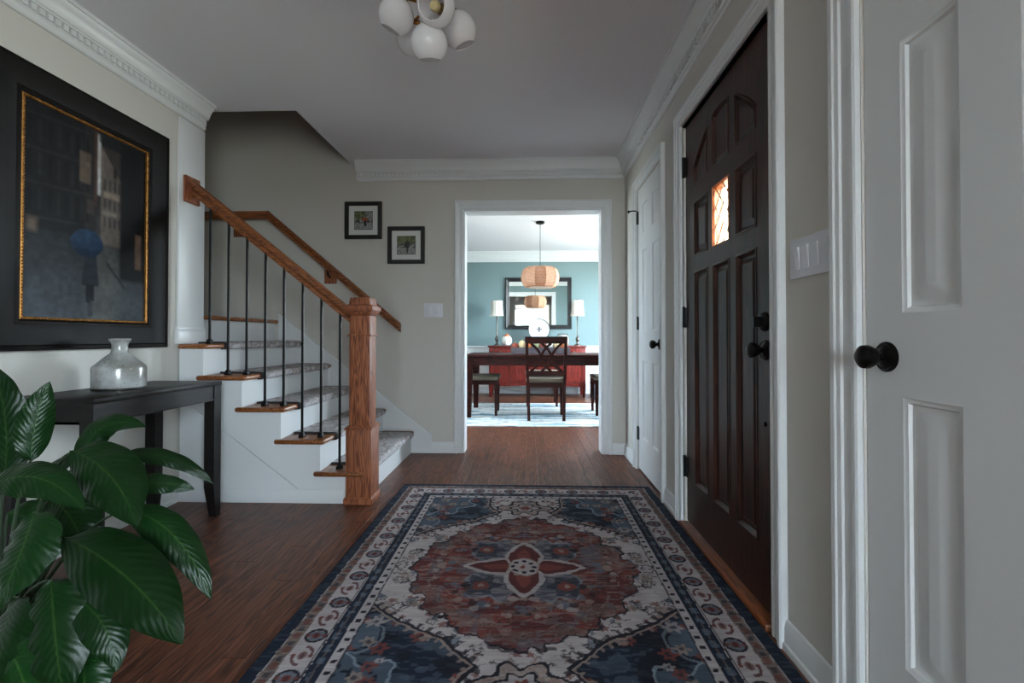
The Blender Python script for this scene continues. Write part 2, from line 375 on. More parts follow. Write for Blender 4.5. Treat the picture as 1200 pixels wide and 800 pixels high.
def parent_loc(p):
    v = Vector((0, 0, 0))
    while p is not None: v += p.location; p = p.parent
    return v
def tag(o, label=None, cat=None, group=None, kind=None):
    if label: o['label'] = label
    if cat: o['category'] = cat
    if group: o['group'] = group
    if kind: o['kind'] = kind
    return o
def thing(name, label, cat, loc=(0, 0, 0), group=None, kind=None):
    o = bpy.data.objects.new(name, None); C.objects.link(o); o.location = loc; o.empty_display_size = .1
    return tag(o, label, cat, group, kind)
def struct(o, label=None, cat=None): return tag(o, label, cat, None, 'structure')
def copy_tree(o, parent=None):
    c = o.copy(); C.objects.link(c); c.parent = parent
    for ch in list(o.children): copy_tree(ch, c)
    return c

# ------------------------------------------------------------------ dimensions
XL, XR, YB, ZC = -2.06, 0.80, 3.93, 2.425
YF = -0.55                      # wall behind the camera
OPX0, OPX1, OPZ = -0.541, 0.614, 2.024
FD0, FD1, FDZ = 1.585, 2.462, 2.04       # front door along Y
CD0, CD1, CDZ = 2.855, 3.495, 2.035      # far closet door
ND0, ND1, NDZ = 0.545, 1.16, 2.035       # near closet door
DX0, DX1, DY1 = -1.75, 1.95, 8.10        # dining room
ZU = 4.9

# ------------------------------------------------------------------ floor
fl = MB()
fl.box(-3.2, 2.1, -.55, 5.15, -.12, -.018)
floor = struct(fl.build('floor', 'floor_oak'), 'stained oak strip floor of the entrance hall', 'floor')
PW = .0826; LENS = (.75, 1.05, 1.35)
plank_mesh = {}
def plank(L):
    key = round(L, 3)
    if key not in plank_mesh:
        g = .0006
        ob = MB().box(-PW / 2 + g, PW / 2 - g, g, L - g, -.018, 0).build('plank', 'floor_oak', bevel=.0006, seg=1)
        plank_mesh[key] = ob.data; ob.parent = floor; return ob
    ob = bpy.data.objects.new('plank', plank_mesh[key]); C.objects.link(ob); ob.parent = floor; return ob
x = XL + PW / 2 - .02
while x < 1.99:
    ya, yb = (YF, 5.15) if x < XR + .1 else (4.07, 5.15)
    y = ya; first = True
    while y < yb - .01:
        L = random.choice(LENS)
        if first: L = random.choice((.3, .45, .6, .75, .9)); first = False
        if yb - (y + L) < .25: L = yb - y
        o = plank(L); o.location = (x, y, 0); y += L
    x += PW
def floor_boards_mat():
    m = wood('dining_floor', (54, 27, 19), (116, 70, 48), 'Y', 1.0, .4, .05, 0.0, (.25, .75), spec=.4)
    t = m.node_tree; p = t.nodes['Principled BSDF']
    tc = nn(t, 'ShaderNodeTexCoord'); mp = nn(t, 'ShaderNodeMapping'); mp.inputs['Rotation'].default_value = (0, 0, R(90))
    br = nn(t, 'ShaderNodeTexBrick'); br.inputs['Scale'].default_value = 1; br.inputs['Brick Width'].default_value = 1.1; br.inputs['Row Height'].default_value = PW; br.inputs['Mortar Size'].default_value = .0012
    br.inputs['Color1'].default_value = (.7, .7, .7, 1); br.inputs['Color2'].default_value = (1.15, 1.15, 1.15, 1); br.inputs['Mortar'].default_value = (.3, .3, .3, 1)
    src = p.inputs['Base Color'].links[0].from_socket
    mx = nn(t, 'ShaderNodeMix'); mx.data_type = 'RGBA'; mx.blend_type = 'MULTIPLY'; mx.inputs[0].default_value = 1
    t.links.new(tc.outputs['Object'], mp.inputs[0]); t.links.new(mp.outputs[0], br.inputs[0]); t.links.new(src, mx.inputs[6]); t.links.new(br.outputs['Color'], mx.inputs[7]); t.links.new(mx.outputs[2], p.inputs['Base Color'])
floor_boards_mat()
struct(MB().box(DX0 - .2, DX1 + .2, 5.15, DY1 + .2, -.12, 0).build('floor_dining', 'dining_floor'), 'stained oak floor of the dining room', 'floor')
struct(MB().box(-3.3, 1.4, -4.9, YF, -.12, 0).build('floor_living', 'dining_floor'), 'stained oak floor of the room behind the hall', 'floor')

# ------------------------------------------------------------------ walls
wl = MB().box(XL - .12, XL, YF, 2.92, 0, ZC + .3)
struct(wl.build('wall_left', 'wall_paint'), 'pale greige left wall of the hall', 'wall')
wb = MB()
wb.box(-3.2, OPX0, YB, YB + .13, 0, ZC); wb.box(OPX1, XR + .15, YB, YB + .13, 0, ZC); wb.box(OPX0, OPX1, YB, YB + .13, OPZ, ZC)
wb.box(-3.2, XR + .15, YB, YB + .13, ZC, ZU)
struct(wb.build('wall_back', 'wall_paint'), 'pale greige back wall with the wide dining room opening', 'wall')
wr = MB(); T = XR + .15
wr.box(XR, T, YF, ND0, 0, ZC); wr.box(XR, T, ND1, FD0, 0, ZC); wr.box(XR, T, FD1, CD0, 0, ZC); wr.box(XR, T, CD1, YB, 0, ZC)
wr.box(XR, T, FD0, FD1, FDZ, ZC); wr.box(XR, T, CD0, CD1, CDZ, ZC); wr.box(XR, T, ND0, ND1, NDZ, ZC)
wr.box(XR + .06, T, CD0, CD1, 0, CDZ); wr.box(XR + .06, T, ND0, ND1, 0, NDZ)
struct(wr.build('wall_right', 'wall_paint'), 'pale greige right wall with three doors', 'wall')
wf = MB(); OF0, OF1, OFZ = -.45, .74, 2.1
wf.box(-3.3, OF0, YF - .12, YF, 0, ZC); wf.box(OF1, 1.2, YF - .12, YF, 0, ZC); wf.box(OF0, OF1, YF - .12, YF, OFZ, ZC)
struct(wf.build('wall_front', 'wall_paint'), 'greige wall behind the camera with an opening', 'wall')
# stairwell shaft
ws = MB()
ws.box(-3.2, -3.1, 2.82, YB, 0, ZU); ws.box(-3.1, XL - .12, 2.82, 2.92, 0, ZU); ws.box(XL - .12, -1.4, 2.895, 2.995, ZC + .3, ZU)
ws.box(-1.5, -1.4, 2.995, YB, ZC + .01, ZU); ws.box(-3.2, -1.4, 2.82, YB + .1, ZU, ZU + .1)
struct(ws.build('wall_stairwell', 'wall_paint'), 'dim greige walls of the stairwell shaft', 'wall')
# ceilings
cl = MB(); cl.box(XL, T, YF, 2.995, ZC, ZC + .3); cl.box(-1.5, T, 2.995, YB, ZC, ZC + .3)
struct(cl.build('ceiling', 'ceiling_paint'), 'flat white hall ceiling with a cut out over the stairs', 'ceiling')
# living room behind the camera
lv = MB()
lv.box(-3.3, -3.2, -4.7, YF - .12, 0, ZC)
a, b, c0, c1 = WIN_LIV[1:]
lv.box(1.2, 1.32, -4.7, a, 0, ZC); lv.box(1.2, 1.32, b, YF, 0, ZC); lv.box(1.2, 1.32, a, b, 0, c0); lv.box(1.2, 1.32, a, b, c1, ZC)
_, a, b, c0, c1 = WIN_REAR
lv.box(-3.3, a, -4.7, -4.58, 0, ZC); lv.box(b, 1.32, -4.7, -4.58, 0, ZC); lv.box(a, b, -4.7, -4.58, 0, c0); lv.box(a, b, -4.7, -4.58, c1, ZC)
struct(lv.build('wall_living', 'living_paint'), 'white walls of the bright room behind the hall', 'wall')
struct(MB().box(-3.3, 1.32, -4.7, YF, ZC, ZC + .1).build('ceiling_living', 'ceiling_paint'), 'white ceiling of the room behind the hall', 'ceiling')
# dining room
wd = MB()
wd.box(DX0 - .1, DX1 + .12, DY1, DY1 + .12, .8, ZC); 
struct(wd.build('wall_dining_back', 'teal_paint'), 'teal painted far wall of the dining room', 'wall')
wd = MB(); _, a, b, c0, c1 = WIN_DINFILL
wd.box(DX0 - .1, DX0, YB + .13, a, .8, ZC); wd.box(DX0 - .1, DX0, b, DY1, .8, ZC); wd.box(DX0 - .1, DX0, a, b, .8, c0); wd.box(DX0 - .1, DX0, a, b, c1, ZC)
struct(wd.build('wall_dining_left', 'teal_paint'), 'teal painted left wall of the dining room', 'wall')
wd = MB(); a, b, c0, c1 = WIN_DIN[1:]
wd.box(DX1, DX1 + .12, YB + .13, a, .0, ZC); wd.box(DX1, DX1 + .12, b, DY1, .0, ZC); wd.box(DX1, DX1 + .12, a, b, 0, c0); wd.box(DX1, DX1 + .12, a, b, c1, ZC)
struct(wd.build('wall_dining_right', 'teal_paint'), 'teal painted window wall of the dining room', 'wall')
wd = MB(); y0, y1 = YB + .13, YB + .15
wd.box(DX0, OPX0, y0, y1, .0, ZC); wd.box(OPX1, DX1, y0, y1, .0, ZC); wd.box(OPX0, OPX1, y0, y1, OPZ, ZC)
struct(wd.build('wall_dining_front', 'teal_paint'), 'teal painted dining side of the opening wall', 'wall')
struct(MB().box(T, DX1 + .12, YB + .03, YB + .13, 0, ZC).build('wall_dining_corner', 'wall_paint'), 'outer wall stub beside the dining room', 'wall')
struct(MB().box(DX0 - .1, DX1 + .12, YB + .13, DY1 + .12, ZC, ZC + .1).build('ceiling_dining', 'ceiling_paint'), 'white dining room ceiling', 'ceiling')
ws = MB(); ws.box(DX0 - .1, DX1 + .12, DY1 - .004, DY1 + .12, 0, .8); ws.box(DX0 - .1, DX0 + .004, YB + .15, DY1, 0, .8)
struct(ws.build('wall_dining_wainscot', 'wainscot_white'), 'white wainscot below the teal dining walls', 'wall')

# windows (frames, sashes, panes)
def window(name, label, along, const, a0, a1, z0, z1, inward):
    """along='Y': plane x=const; along='X': plane y=const"""
    e_ = thing(name, label, 'window', (0, 0, 0), kind='structure')
    P = (lambda mb, u0, u1, t0, t1, za, zb: mb.box(const + t0, const + t1, u0, u1, za, zb)) if along == 'Y' else (lambda mb, u0, u1, t0, t1, za, zb: mb.box(u0, u1, const + t0, const + t1, za, zb))
    s_ = inward
    fr = MB(); w_ = .05
    P(fr, a0, a1, 0, .1 * -s_, z0, z0 + w_); P(fr, a0, a1, 0, .1 * -s_, z1 - w_, z1); P(fr, a0, a0 + w_, 0, .1 * -s_, z0 + w_, z1 - w_); P(fr, a1 - w_, a1, 0, .1 * -s_, z0 + w_, z1 - w_)
    n = max(1, round((a1 - a0) / .9))
    for i in range(1, n):
        u = a0 + (a1 - a0) * i / n; P(fr, u - .04, u + .04, 0, .1 * -s_, z0 + w_, z1 - w_)
    zm = (z0 + z1) / 2; P(fr, a0 + w_, a1 - w_, .02 * -s_, .08 * -s_, zm - .025, zm + .025)
    fr.build('window_frame', 'trim_white', e_)
    pn = MB(); P(pn, a0 + w_, a1 - w_, .05 * -s_, .055 * -s_, z0 + w_, z1 - w_); pn.build('pane', 'window_glass', e_)
    cs = MB(); k_ = .08
    P(cs, a0 - k_, a1 + k_, 0, .02 * s_, z1, z1 + k_); P(cs, a0 - k_, a0, 0, .02 * s_, z0, z1); P(cs, a1, a1 + k_, 0, .02 * s_, z0, z1); P(cs, a0 - k_, a1 + k_, 0, .05 * s_, z0 - .05, z0)
    cs.build('casing', 'trim_white', e_, bevel=.003)
    return e_
window('window_1', 'white framed daylight window in the dining room side wall', 'Y', DX1, WIN_DIN[1], WIN_DIN[2], WIN_DIN[3], WIN_DIN[4], -1)
window('window_2', 'white framed window of the room behind the hall', 'Y', 1.2, WIN_LIV[1], WIN_LIV[2], WIN_LIV[3], WIN_LIV[4], -1)
window('window_3', 'white framed rear window of the room behind the hall', 'X', -4.58, WIN_REAR[1], WIN_REAR[2], WIN_REAR[3], WIN_REAR[4], 1)
window('window_fill', 'white framed window added in the left dining room wall for fill light', 'Y', DX0, WIN_DINFILL[1], WIN_DINFILL[2], WIN_DINFILL[3], WIN_DINFILL[4], 1)  # out of view, put in only to brighten the dining room

# ------------------------------------------------------------------ mouldings
CROWN = [(0, .155), (.012, .155), (.017, .149), (.017, .128), (.021, .124), (.021, .094), (.036, .092), (.036, .084), (.042, .080),
         (.046, .066), (.053, .050), (.063, .036), (.072, .026), (.076, .018), (.085, .018), (.085, 0), (0, 0)]
def crown(name, label, fn, t0, t1, e0=0.0, e1=0.0, zc=ZC, dent=True):
    """fn(p,t,z)->xyz with p the projection; e0/e1: mitre signs at the two ends"""
    mb = MB(); n = len(CROWN)
    vs = [fn(p, t0 + e0 * p, zc - h) for p, h in CROWN] + [fn(p, t1 + e1 * p, zc - h) for p, h in CROWN]
    mb.add(vs, [(i, (i + 1) % n, n + (i + 1) % n, n + i) for i in range(n)] + [tuple(range(n - 1, -1, -1)), tuple(range(n, 2 * n))])
    o = struct(mb.build(name, 'trim_white', smooth=True, angle=28), label, 'moulding')
    if dent:
        d = MB(); t = t0 + .02
        while t < t1 - .02:
            vs = [fn(p, t + q, zc - h) for p in (.0212, .034) for q, h in ((0, .120), (.021, .120), (.021, .095), (0, .095))]
            d.add(vs, [(0, 1, 2, 3), (7, 6, 5, 4), (0, 4, 5, 1), (1, 5, 6, 2), (2, 6, 7, 3), (3, 7, 4, 0)]); t += .034
        tag(d.build('dentil_row', 'trim_white', o), kind='stuff')
    return o
crown('trim_1', 'white dentil crown moulding on the left hall wall', lambda p, t, z: (XL + p, t, z), YF, 2.92)
crown('trim_2', 'white dentil crown moulding over the dining opening', lambda p, t, z: (t, YB - p, z), -1.44, XR, 0, -1)
crown('trim_3', 'white dentil crown moulding on the door wall', lambda p, t, z: (XR - p, t, z), YF, YB, 0, -1)
crown('trim_4', 'white crown moulding on the far dining wall', lambda p, t, z: (t, DY1 - p * 1.1, ZC - (ZC - z) * 1.15), DX0, DX1, 1, -1, dent=False)
crown('trim_5', 'white crown moulding on the dining side of the opening wall', lambda p, t, z: (t, YB + .15 + p, z), DX0, DX1, dent=False)
struct(MB().box(DX0, DX1, DY1 - .03, DY1 - .004, .775, .815).build('trim_6', 'trim_white', bevel=.006), 'white chair rail on the far dining wall', 'moulding')

BASE = [(0, 0), (.018, 0), (.018, .02), (.012, .024), (.012, .068), (.009, .078), (.006, .088), (0, .092)]
def base(name, label, fn, t0, t1, e0=0, e1=0):
    mb = MB(); n = len(BASE)
    vs = [fn(p, t0 + e0 * p, h) for p, h in BASE] + [fn(p, t1 + e1 * p, h) for p, h in BASE]
    mb.add(vs, [(i, (i + 1) % n, n + (i + 1) % n, n + i) for i in range(n)] + [tuple(range(n - 1, -1, -1)), tuple(range(n, 2 * n))])
    return mb.build(name, 'trim_white', smooth=True, angle=28)
CW = .085
struct(base('baseboard_left', '', lambda p, t, z: (XL + p, t, z), YF, 2.72), 'white baseboard along the left wall', 'baseboard')
struct(base('baseboard_back', '', lambda p, t, z: (t, YB - p, z), -.86, OPX0 - .073), 'white baseboard on the back wall beside the stairs', 'baseboard')
struct(base('baseboard_back_corner', '', lambda p, t, z: (t, YB - p, z), OPX1 + .073, XR - .001, 0, -1), 'short white baseboard right of the dining opening', 'baseboard')
struct(base('baseboard_right_far', '', lambda p, t, z: (XR - p, t, z), CD1 + .07, YB, 0, -1), 'white baseboard beyond the far closet door', 'baseboard')
struct(base('baseboard_right_middle', '', lambda p, t, z: (XR - p, t, z), FD1 + .10, CD0 - .07), 'white baseboard between the front door and far closet door', 'baseboard')
struct(base('baseboard_right_near', '', lambda p, t, z: (XR - p, t, z), ND1 + CW, FD0 - .08), 'white baseboard under the light switches', 'baseboard')
struct(base('baseboard_dining', '', lambda p, t, z: (t, DY1 - .004 - p, z * 1.2), DX0, DX1), 'white baseboard of the far dining wall', 'baseboard')

def casing(name, label, fn, u0, u1, zt, wd, jamb=None, dep=None):
    """stepped casing round an opening; fn(u, t, z) with t the projection from the wall"""
    s_ = wd / .085
    pr = [(0, 0), (0, .013), (.006 * s_, .016), (.018 * s_, .016), (.021 * s_, .012), (.046 * s_, .014), (.050 * s_, .019), (.062 * s_, .021), (.066 * s_, .025), (.080 * s_, .025), (.085 * s_, .020), (.085 * s_, 0)]
    mb = MB(); n = len(pr)
    rows = []
    for o_, t in pr: rows.append([fn(u0 - o_, t, 0), fn(u0 - o_, t, zt + o_), fn(u1 + o_, t, zt + o_), fn(u1 + o_, t, 0)])
    vs = [q for r in rows for q in r]; fs = []
    for i in range(n - 1):
        for j in range(3): fs.append((i * 4 + j, i * 4 + j + 1, (i + 1) * 4 + j + 1, (i + 1) * 4 + j))
    fs.append(tuple(i * 4 for i in range(n))); fs.append(tuple(i * 4 + 3 for i in range(n - 1, -1, -1)))
    mb.add(vs, fs)
    if jamb:
        jt, j0, j1 = jamb          # thickness, from, to (projection values)
        def bx(u0_, u1_, za, zb):
            vs = [fn(u, t, z) for z in (za, zb) for u, t in ((u0_, j0), (u1_, j0), (u1_, j1), (u0_, j1))]
            mb.add(vs, [(0, 3, 2, 1), (4, 5, 6, 7), (0, 1, 5, 4), (1, 2, 6, 5), (2, 3, 7, 6), (3, 0, 4, 7)])
        bx(u0, u0 + jt, 0, zt); bx(u1 - jt, u1, 0, zt); bx(u0 + jt, u1 - jt, zt - jt, zt)
    return struct(mb.build(name, 'trim_white', smooth=True, angle=25), label, 'door casing')
casing('trim_7', 'white casing framing the dining room opening', lambda u, t, z: (u, YB - t, z), OPX0, OPX1, OPZ, .073, (.012, .0, -.15))
casing('trim_8', 'white casing on the dining side of the opening', lambda u, t, z: (u, YB + .15 + t, z), OPX0, OPX1, OPZ, .09)
casing('trim_9', 'white casing around the dark front door', lambda u, t, z: (XR - t, u, z), FD0 - .012, FD1 + .015, FDZ + .012, .075, (.012, .0, -.15))
casing('trim_10', 'white casing around the far closet door', lambda u, t, z: (XR - t, u, z), CD0 - .004, CD1 + .004, CDZ + .004, .065)
casing('trim_11', 'white stepped casing around the near closet door', lambda u, t, z: (XR - t, u, z), ND0 - .003, ND1 + .003, NDZ + .004, .088)
casing('trim_12', 'white casing around the opening behind the camera', lambda u, t, z: (u, YF + t, z), OF0, OF1, OFZ, .09)

# ------------------------------------------------------------------ panelled doors on the right wall
def inset(poly, d):
    n = len(poly); out = []
    A = sum(poly[i][0] * poly[(i + 1) % n][1] - poly[(i + 1) % n][0] * poly[i][1] for i in range(n))
    s_ = 1 if A > 0 else -1
    for i in range(n):
        p0, p1, p2 = Vector(poly[i - 1]), Vector(poly[i]), Vector(poly[(i + 1) % n])
        a = (p1 - p0).normalized(); b = (p2 - p1).normalized()
        na = Vector((-a.y, a.x)) * s_; nb = Vector((-b.y, b.x)) * s_
        m_ = na + nb; k_ = m_.dot(na)
        out.append(tuple(p1 + m_ * (d / max(k_, .3))))
    return out
def panel_obj(poly, steps, fn, thick, m, parent):
    """raised panel: rings (inset, depth) from the frame face inward, closed at the back"""
    mb = MB(); n = len(poly); rings = [inset(poly, i_) if i_ else list(poly) for i_, d in steps]
    vs = []; fs = []
    for r, (i_, d) in zip(rings, steps): vs += [fn(u, -d, z) for u, z in r]
    for k_ in range(len(rings) - 1):
        for i in range(n): fs.append((k_ * n + i, k_ * n + (i + 1) % n, (k_ + 1) * n + (i + 1) % n, (k_ + 1) * n + i))
    fs.append(tuple(range((len(rings) - 1) * n, len(rings) * n)))
    o = len(vs); vs += [fn(u, -thick, z) for u, z in poly]
    for i in range(n): fs.append((i, (i + 1) % n, o + (i + 1) % n, o + i))
    fs.append(tuple(range(o, o + n)))
    mb.add(vs, fs)
    return mb.build('panel', m, parent, smooth=True, angle=20)
def rect(u0, u1, z0, z1): return [(u0, z0), (u1, z0), (u1, z1), (u0, z1)]
def fbox(mb, fn, u0, u1, z0, z1, t0, t1):
    vs = [fn(u, t, z) for z in (z0, z1) for u, t in ((u0, t0), (u1, t0), (u1, t1), (u0, t1))]
    mb.add(vs, [(0, 3, 2, 1), (4, 5, 6, 7), (0, 1, 5, 4), (1, 2, 6, 5), (2, 3, 7, 6), (3, 0, 4, 7)])
def knob(parent, x, y, z, name='knob', r=.027, reach=.058, rr=.034):
    kb = MB().lathe([(.011, .012), (.010, .028), (.012, .034), (r * .75, reach - .028), (r, reach - .014), (r * .96, reach - .004), (r * .6, reach + .004), (0, reach + .006)], 20, (x, y, z), (-1, 0, 0))
    o = kb.build(name, 'bronze_black', parent, smooth=True)
    MB().lathe([(rr, 0), (rr, .004), (rr * .86, .008), (rr * .8, .006), (rr * .5, .011), (.012, .014), (0, .0145)], 24, (x, y, z), (-1, 0, 0)).build('rosette', 'bronze_black', o, smooth=True)
    return o
def hinge(parent, x, y, z, h=.09):
    mb = MB(); mb.tube([(x - .006, y, z - h / 2), (x - .006, y, z + h / 2)], .0065, 10); mb.box(x - .003, x + .003, y - .022, y + .016, z - h / 2, z + h / 2)
    mb.lathe([(.0075, 0), (.006, .006), (0, .009)], 10, (x - .006, y, z + h / 2))
    return mb.build('hinge', 'black_iron', parent, smooth=True)

STEPS6 = [(0, 0), (.004, .002), (.010, .003), (.014, .009), (.020, .0105), (.028, .0105), (.056, .003), (.060, .003)]
def six_panel(name, label, y0, y1, zt, face, rows, stile, mull, knob_y=None, hinge_y=None):
    e_ = thing(name, label, 'door', (face, (y0 + y1) / 2, 0), kind='structure')
    fn = lambda u, t, z: (face - t, u, z)
    g = .003; a, b = y0 + g, y1 - g; z0 = .012; z1 = zt - .004
    th = .035
    cols = [(a + stile, (a + b) / 2 - mull / 2), ((a + b) / 2 + mull / 2, b - stile)]
    lf = MB()
    fbox(lf, fn, a, cols[0][0], z0, z1, 0, -th); fbox(lf, fn, cols[0][1], cols[1][0], z0, z1, 0, -th); fbox(lf, fn, cols[1][1], b, z0, z1, 0, -th)
    for c in cols:
        zs = [z0] + [q for r in rows for q in r] + [z1]
        for i in range(0, len(zs), 2): fbox(lf, fn, c[0], c[1], zs[i], zs[i + 1], 0, -th)
    lf.build('leaf', 'trim_white', e_)
    for c in cols:
        for r in rows: panel_obj(rect(c[0], c[1], *r), STEPS6, fn, th - .002, 'trim_white', e_)
    if knob_y: knob(e_, face, knob_y, .916)
    if hinge_y:
        for z in (.26, 1.06, 1.83): hinge(e_, face, hinge_y, z)
    return e_
rows6 = [(.25, .83), (1.012, 1.60), (1.71, 1.92)]
six_panel('door_1', 'near white six panel closet door with a black knob', ND0, ND1, NDZ, XR + .006, rows6, .108, .112, knob_y=1.093)
far_door = six_panel('door_2', 'far white six panel closet door with black hinges', CD0, CD1, CDZ, XR + .006, [(.24, .80), (1.00, 1.58), (1.69, 1.91)], .10, .10, knob_y=2.925, hinge_y=CD1)
ds = MB(); ds.tube([(XR - .006, CD1, 1.885), (XR - .03, CD1 + .012, 1.89), (XR - .055, CD1 + .02, 1.885)], .005, 8); ds.lathe([(.011, 0), (.011, .01), (.006, .014), (0, .015)], 12, (XR - .053, CD1 + .02, 1.885), (-1, .3, 0))
ds.build('hinge_stop', 'black_iron', far_door, smooth=True)

# ---- front door: dark mahogany, arched upper panels and one leaded pane
fd = thing('door_3', 'dark mahogany front door with arched panels and small leaded glass pane', 'door', (XR + .012, (FD0 + FD1) / 2, 0), kind='structure')
face = XR + .012; th = .045
fn = lambda u, t, z: (face - t, u, z)
a, b = FD0 + .003, FD1 - .003; z0, z1 = .03, FDZ - .003
pw = .176; st = .118; mu = ((b - a) - 2 * st - 3 * pw) / 2
cols = [(a + st + i * (pw + mu), a + st + i * (pw + mu) + pw) for i in range(3)]      # near .. far
lf = MB()
edges = [a] + [q for c in cols for q in c] + [b]
for i in range(0, len(edges), 2): fbox(lf, fn, edges[i], edges[i + 1], z0, z1, 0, -th)
yc = (a + b) / 2; hw = cols[2][1] - yc
def arch(u):
    q = min(1, abs(u - yc) / hw); return 1.95 - .158 * q * q
for ci, c in enumerate(cols):
    fbox(lf, fn, c[0], c[1], z0, .24, 0, -th); fbox(lf, fn, c[0], c[1], 1.282, 1.352, 0, -th); fbox(lf, fn, c[0], c[1], 1.622, 1.705, 0, -th)
    us = np.linspace(c[0], c[1], 9)
    top = [(u, arch(u)) for u in us]
    for i in range(8):
        lf.prism([(us[i], top[i][1]), (us[i + 1], top[i + 1][1]), (us[i + 1], z1), (us[i], z1)], lambda u, z, t: fn(u, t, z), 0, -th)
lf.build('leaf', 'mahogany_door', fd)
STEPD = [(0, 0), (.003, -.003), (.009, -.004), (.014, .004), (.020, .012), (.026, .013), (.030, .013), (.046, .005), (.049, .005)]
for ci, c in enumerate(cols):
    panel_obj(rect(c[0], c[1], .24, 1.282), STEPD, fn, th - .003, 'mahogany_door', fd)
    us = np.linspace(c[0], c[1], 9)
    poly = [(c[0], 1.705), (c[1], 1.705)] + [(u, arch(u)) for u in us[::-1]]
    panel_obj(poly, [(i_ * .62, d_) for i_, d_ in STEPD], fn, th - .003, 'mahogany_door', fd)
    if ci != 1:
        panel_obj(rect(c[0], c[1], 1.352, 1.622), STEPD, fn, th - .003, 'mahogany_door', fd)
    else:
        # moulded rebate round the glass, both faces
        pm = MB(); P0 = rect(c[0], c[1], 1.352, 1.622)
        ring = [(0, 0), (.002, -.003), (.006, -.004), (.010, .006), (.010, th - .006), (.006, th + .004), (0, th)]
        n = 4; vs = []; fs = []
        for i_, d in ring: vs += [fn(u, -d, z) for u, z in (inset(P0, i_) if i_ else P0)]
        for k_ in range(len(ring) - 1):
            for i in range(n): fs.append((k_ * n + i, k_ * n + (i + 1) % n, (k_ + 1) * n + (i + 1) % n, (k_ + 1) * n + i))
        pm.add(vs, fs); pm.build('glass_moulding', 'threshold_oak', fd)
        g0, g1, h0, h1 = c[0] + .010, c[1] - .010, 1.362, 1.612
        gm = MB(); fbox(gm, fn, g0, g1, h0, h1, -.012, -.016); gl = gm.build('glass_pane', 'amber_glass', fd)
        cm = MB()
        nx, nz = 2, 3; du = (g1 - g0) / nx; dz = (h1 - h0) / nz
        for s_ in (1, -1):
            for i in range(-4, 6):
                # line u = g0 + du*i + s*(z-h0)/dz*du, clipped to the pane
                pts = []
                for z in np.linspace(h0, h1, 61):
                    u = g0 + du * i + s_ * (z - h0) / dz * du
                    if g0 - 1e-9 <= u <= g1 + 1e-9: pts.append((u, z))
                if len(pts) > 2: cm.beam(fn(pts[0][0], -.0115, pts[0][1]), fn(pts[-1][0], -.0115, pts[-1][1]), .0016, .0016, (1, 0, 0))
        cm.build('lead_came', 'pewter', gl)
knob(fd, face, 1.648, .916, r=.028, rr=.036)
db = MB().lathe([(.034, 0), (.034, .006), (.028, .014), (.024, .016), (0, .017)], 24, (face, 1.652, 1.013), (-1, 0, 0)); db.box(face - .04, face - .016, 1.648, 1.656, .995, 1.031)
db.build('deadbolt', 'bronze_black', fd, smooth=True)
MB().lathe([(.010, 0), (.010, .003), (.005, .006), (0, .0065)], 14, (face, 1.655, .662), (-1, 0, 0)).build('viewer_plug', 'bronze_black', fd, smooth=True)
for z in (.30, 1.06, 1.83): hinge(fd, XR + .006, FD1, z, .1)
struct(MB().box(XR - .03, XR + .15, FD0 - .005, FD1 + .005, 0, .024).build('trim_13', 'threshold_oak', bevel=.006), 'stained oak threshold under the front door', 'threshold')

# ------------------------------------------------------------------ staircase
RUN, RISE, NX0 = .232, .184, -.946
YS0, YS1 = 2.72, YB              # open side .. back wall
nos = [NX0 - RUN * i for i in range(6)]
rx = [n_ - .028 for n_ in nos]   # riser faces
stair = thing('staircase', 'oak and white staircase of five treads rising to a landing', 'staircase', (-1.5, 3.3, 0))
tb = .028
for i in range(6):
    z = RISE * (i + 1)
    t = MB()
    if i < 5:
        t.box(nos[i] - RUN - .030, nos[i], YS0 - .028, YS1 - .018, z - tb, z); t.box(nos[i] - RUN - .062, nos[i] - RUN - .030, YS0 - .028, YS0, z - tb, z)
        if i == 4: t = MB().box(XL + .015, nos[i], YS0 - .028, YS1 - .018, z - tb, z)
        t.build('tread', 'oak_tread', stair, bevel=.011, seg=3)
    else:
        t.box(-3.1, nos[i], 2.925, YS1 - .002, z - tb, z); t.build('landing_floor', 'oak_tread', stair, bevel=.011, seg=3)
    y0 = YS0 if i < 5 else 2.925
    MB().box(rx[i] - .018, rx[i], y0 + (.0301 if i < 5 else 0), YS1 - .018, RISE * i + (.0005 if i else 0), z - tb).build('riser', 'trim_white', stair)
# open side: white panel and a proud stringer with a diagonal lower edge
sp_ = MB(); sg = MB()
dl = lambda X: max(0.0, .587 - .749 * (X + 2.005))
cols_ = [(rx[i + 1] if i < 4 else XL + .015, rx[i], RISE * (i + 1) - tb) for i in range(5)]
for x0, x1, zt in cols_:
    sp_.box(x0, x1, YS0 + .012, YS0 + .03, 0, zt)
    for k_ in range(4):
        xa, xb = x0 + (x1 - x0) * k_ / 4, x0 + (x1 - x0) * (k_ + 1) / 4
        sg.prism([(xa, dl(xa)), (xb, max(dl(xb), .0)), (xb, zt), (xa, zt)], lambda u, v, t: (u, t, v), YS0 - .008, YS0 + .012)
xg = -1.232                                                     # lower infill panel, a dark reveal below the stringer
lp_ = MB().prism([(XL + .018, .0), (xg, .0), (xg, max(dl(xg) - .007, .001)), (XL + .018, dl(XL + .018) - .007)], lambda u, v, t: (u, t, v), YS0 - .006, YS0 + .0115)
lp_.build('infill_panel', 'trim_white', stair)
sp_.build('side_panel', 'trim_white', stair); sg.build('stringer', 'trim_white', stair)
MB().box(XL + .018, -1.064, YS0 - .016, YS0 - .0085, 0, .08).build('side_baseboard', 'trim_white', stair, bevel=.004)
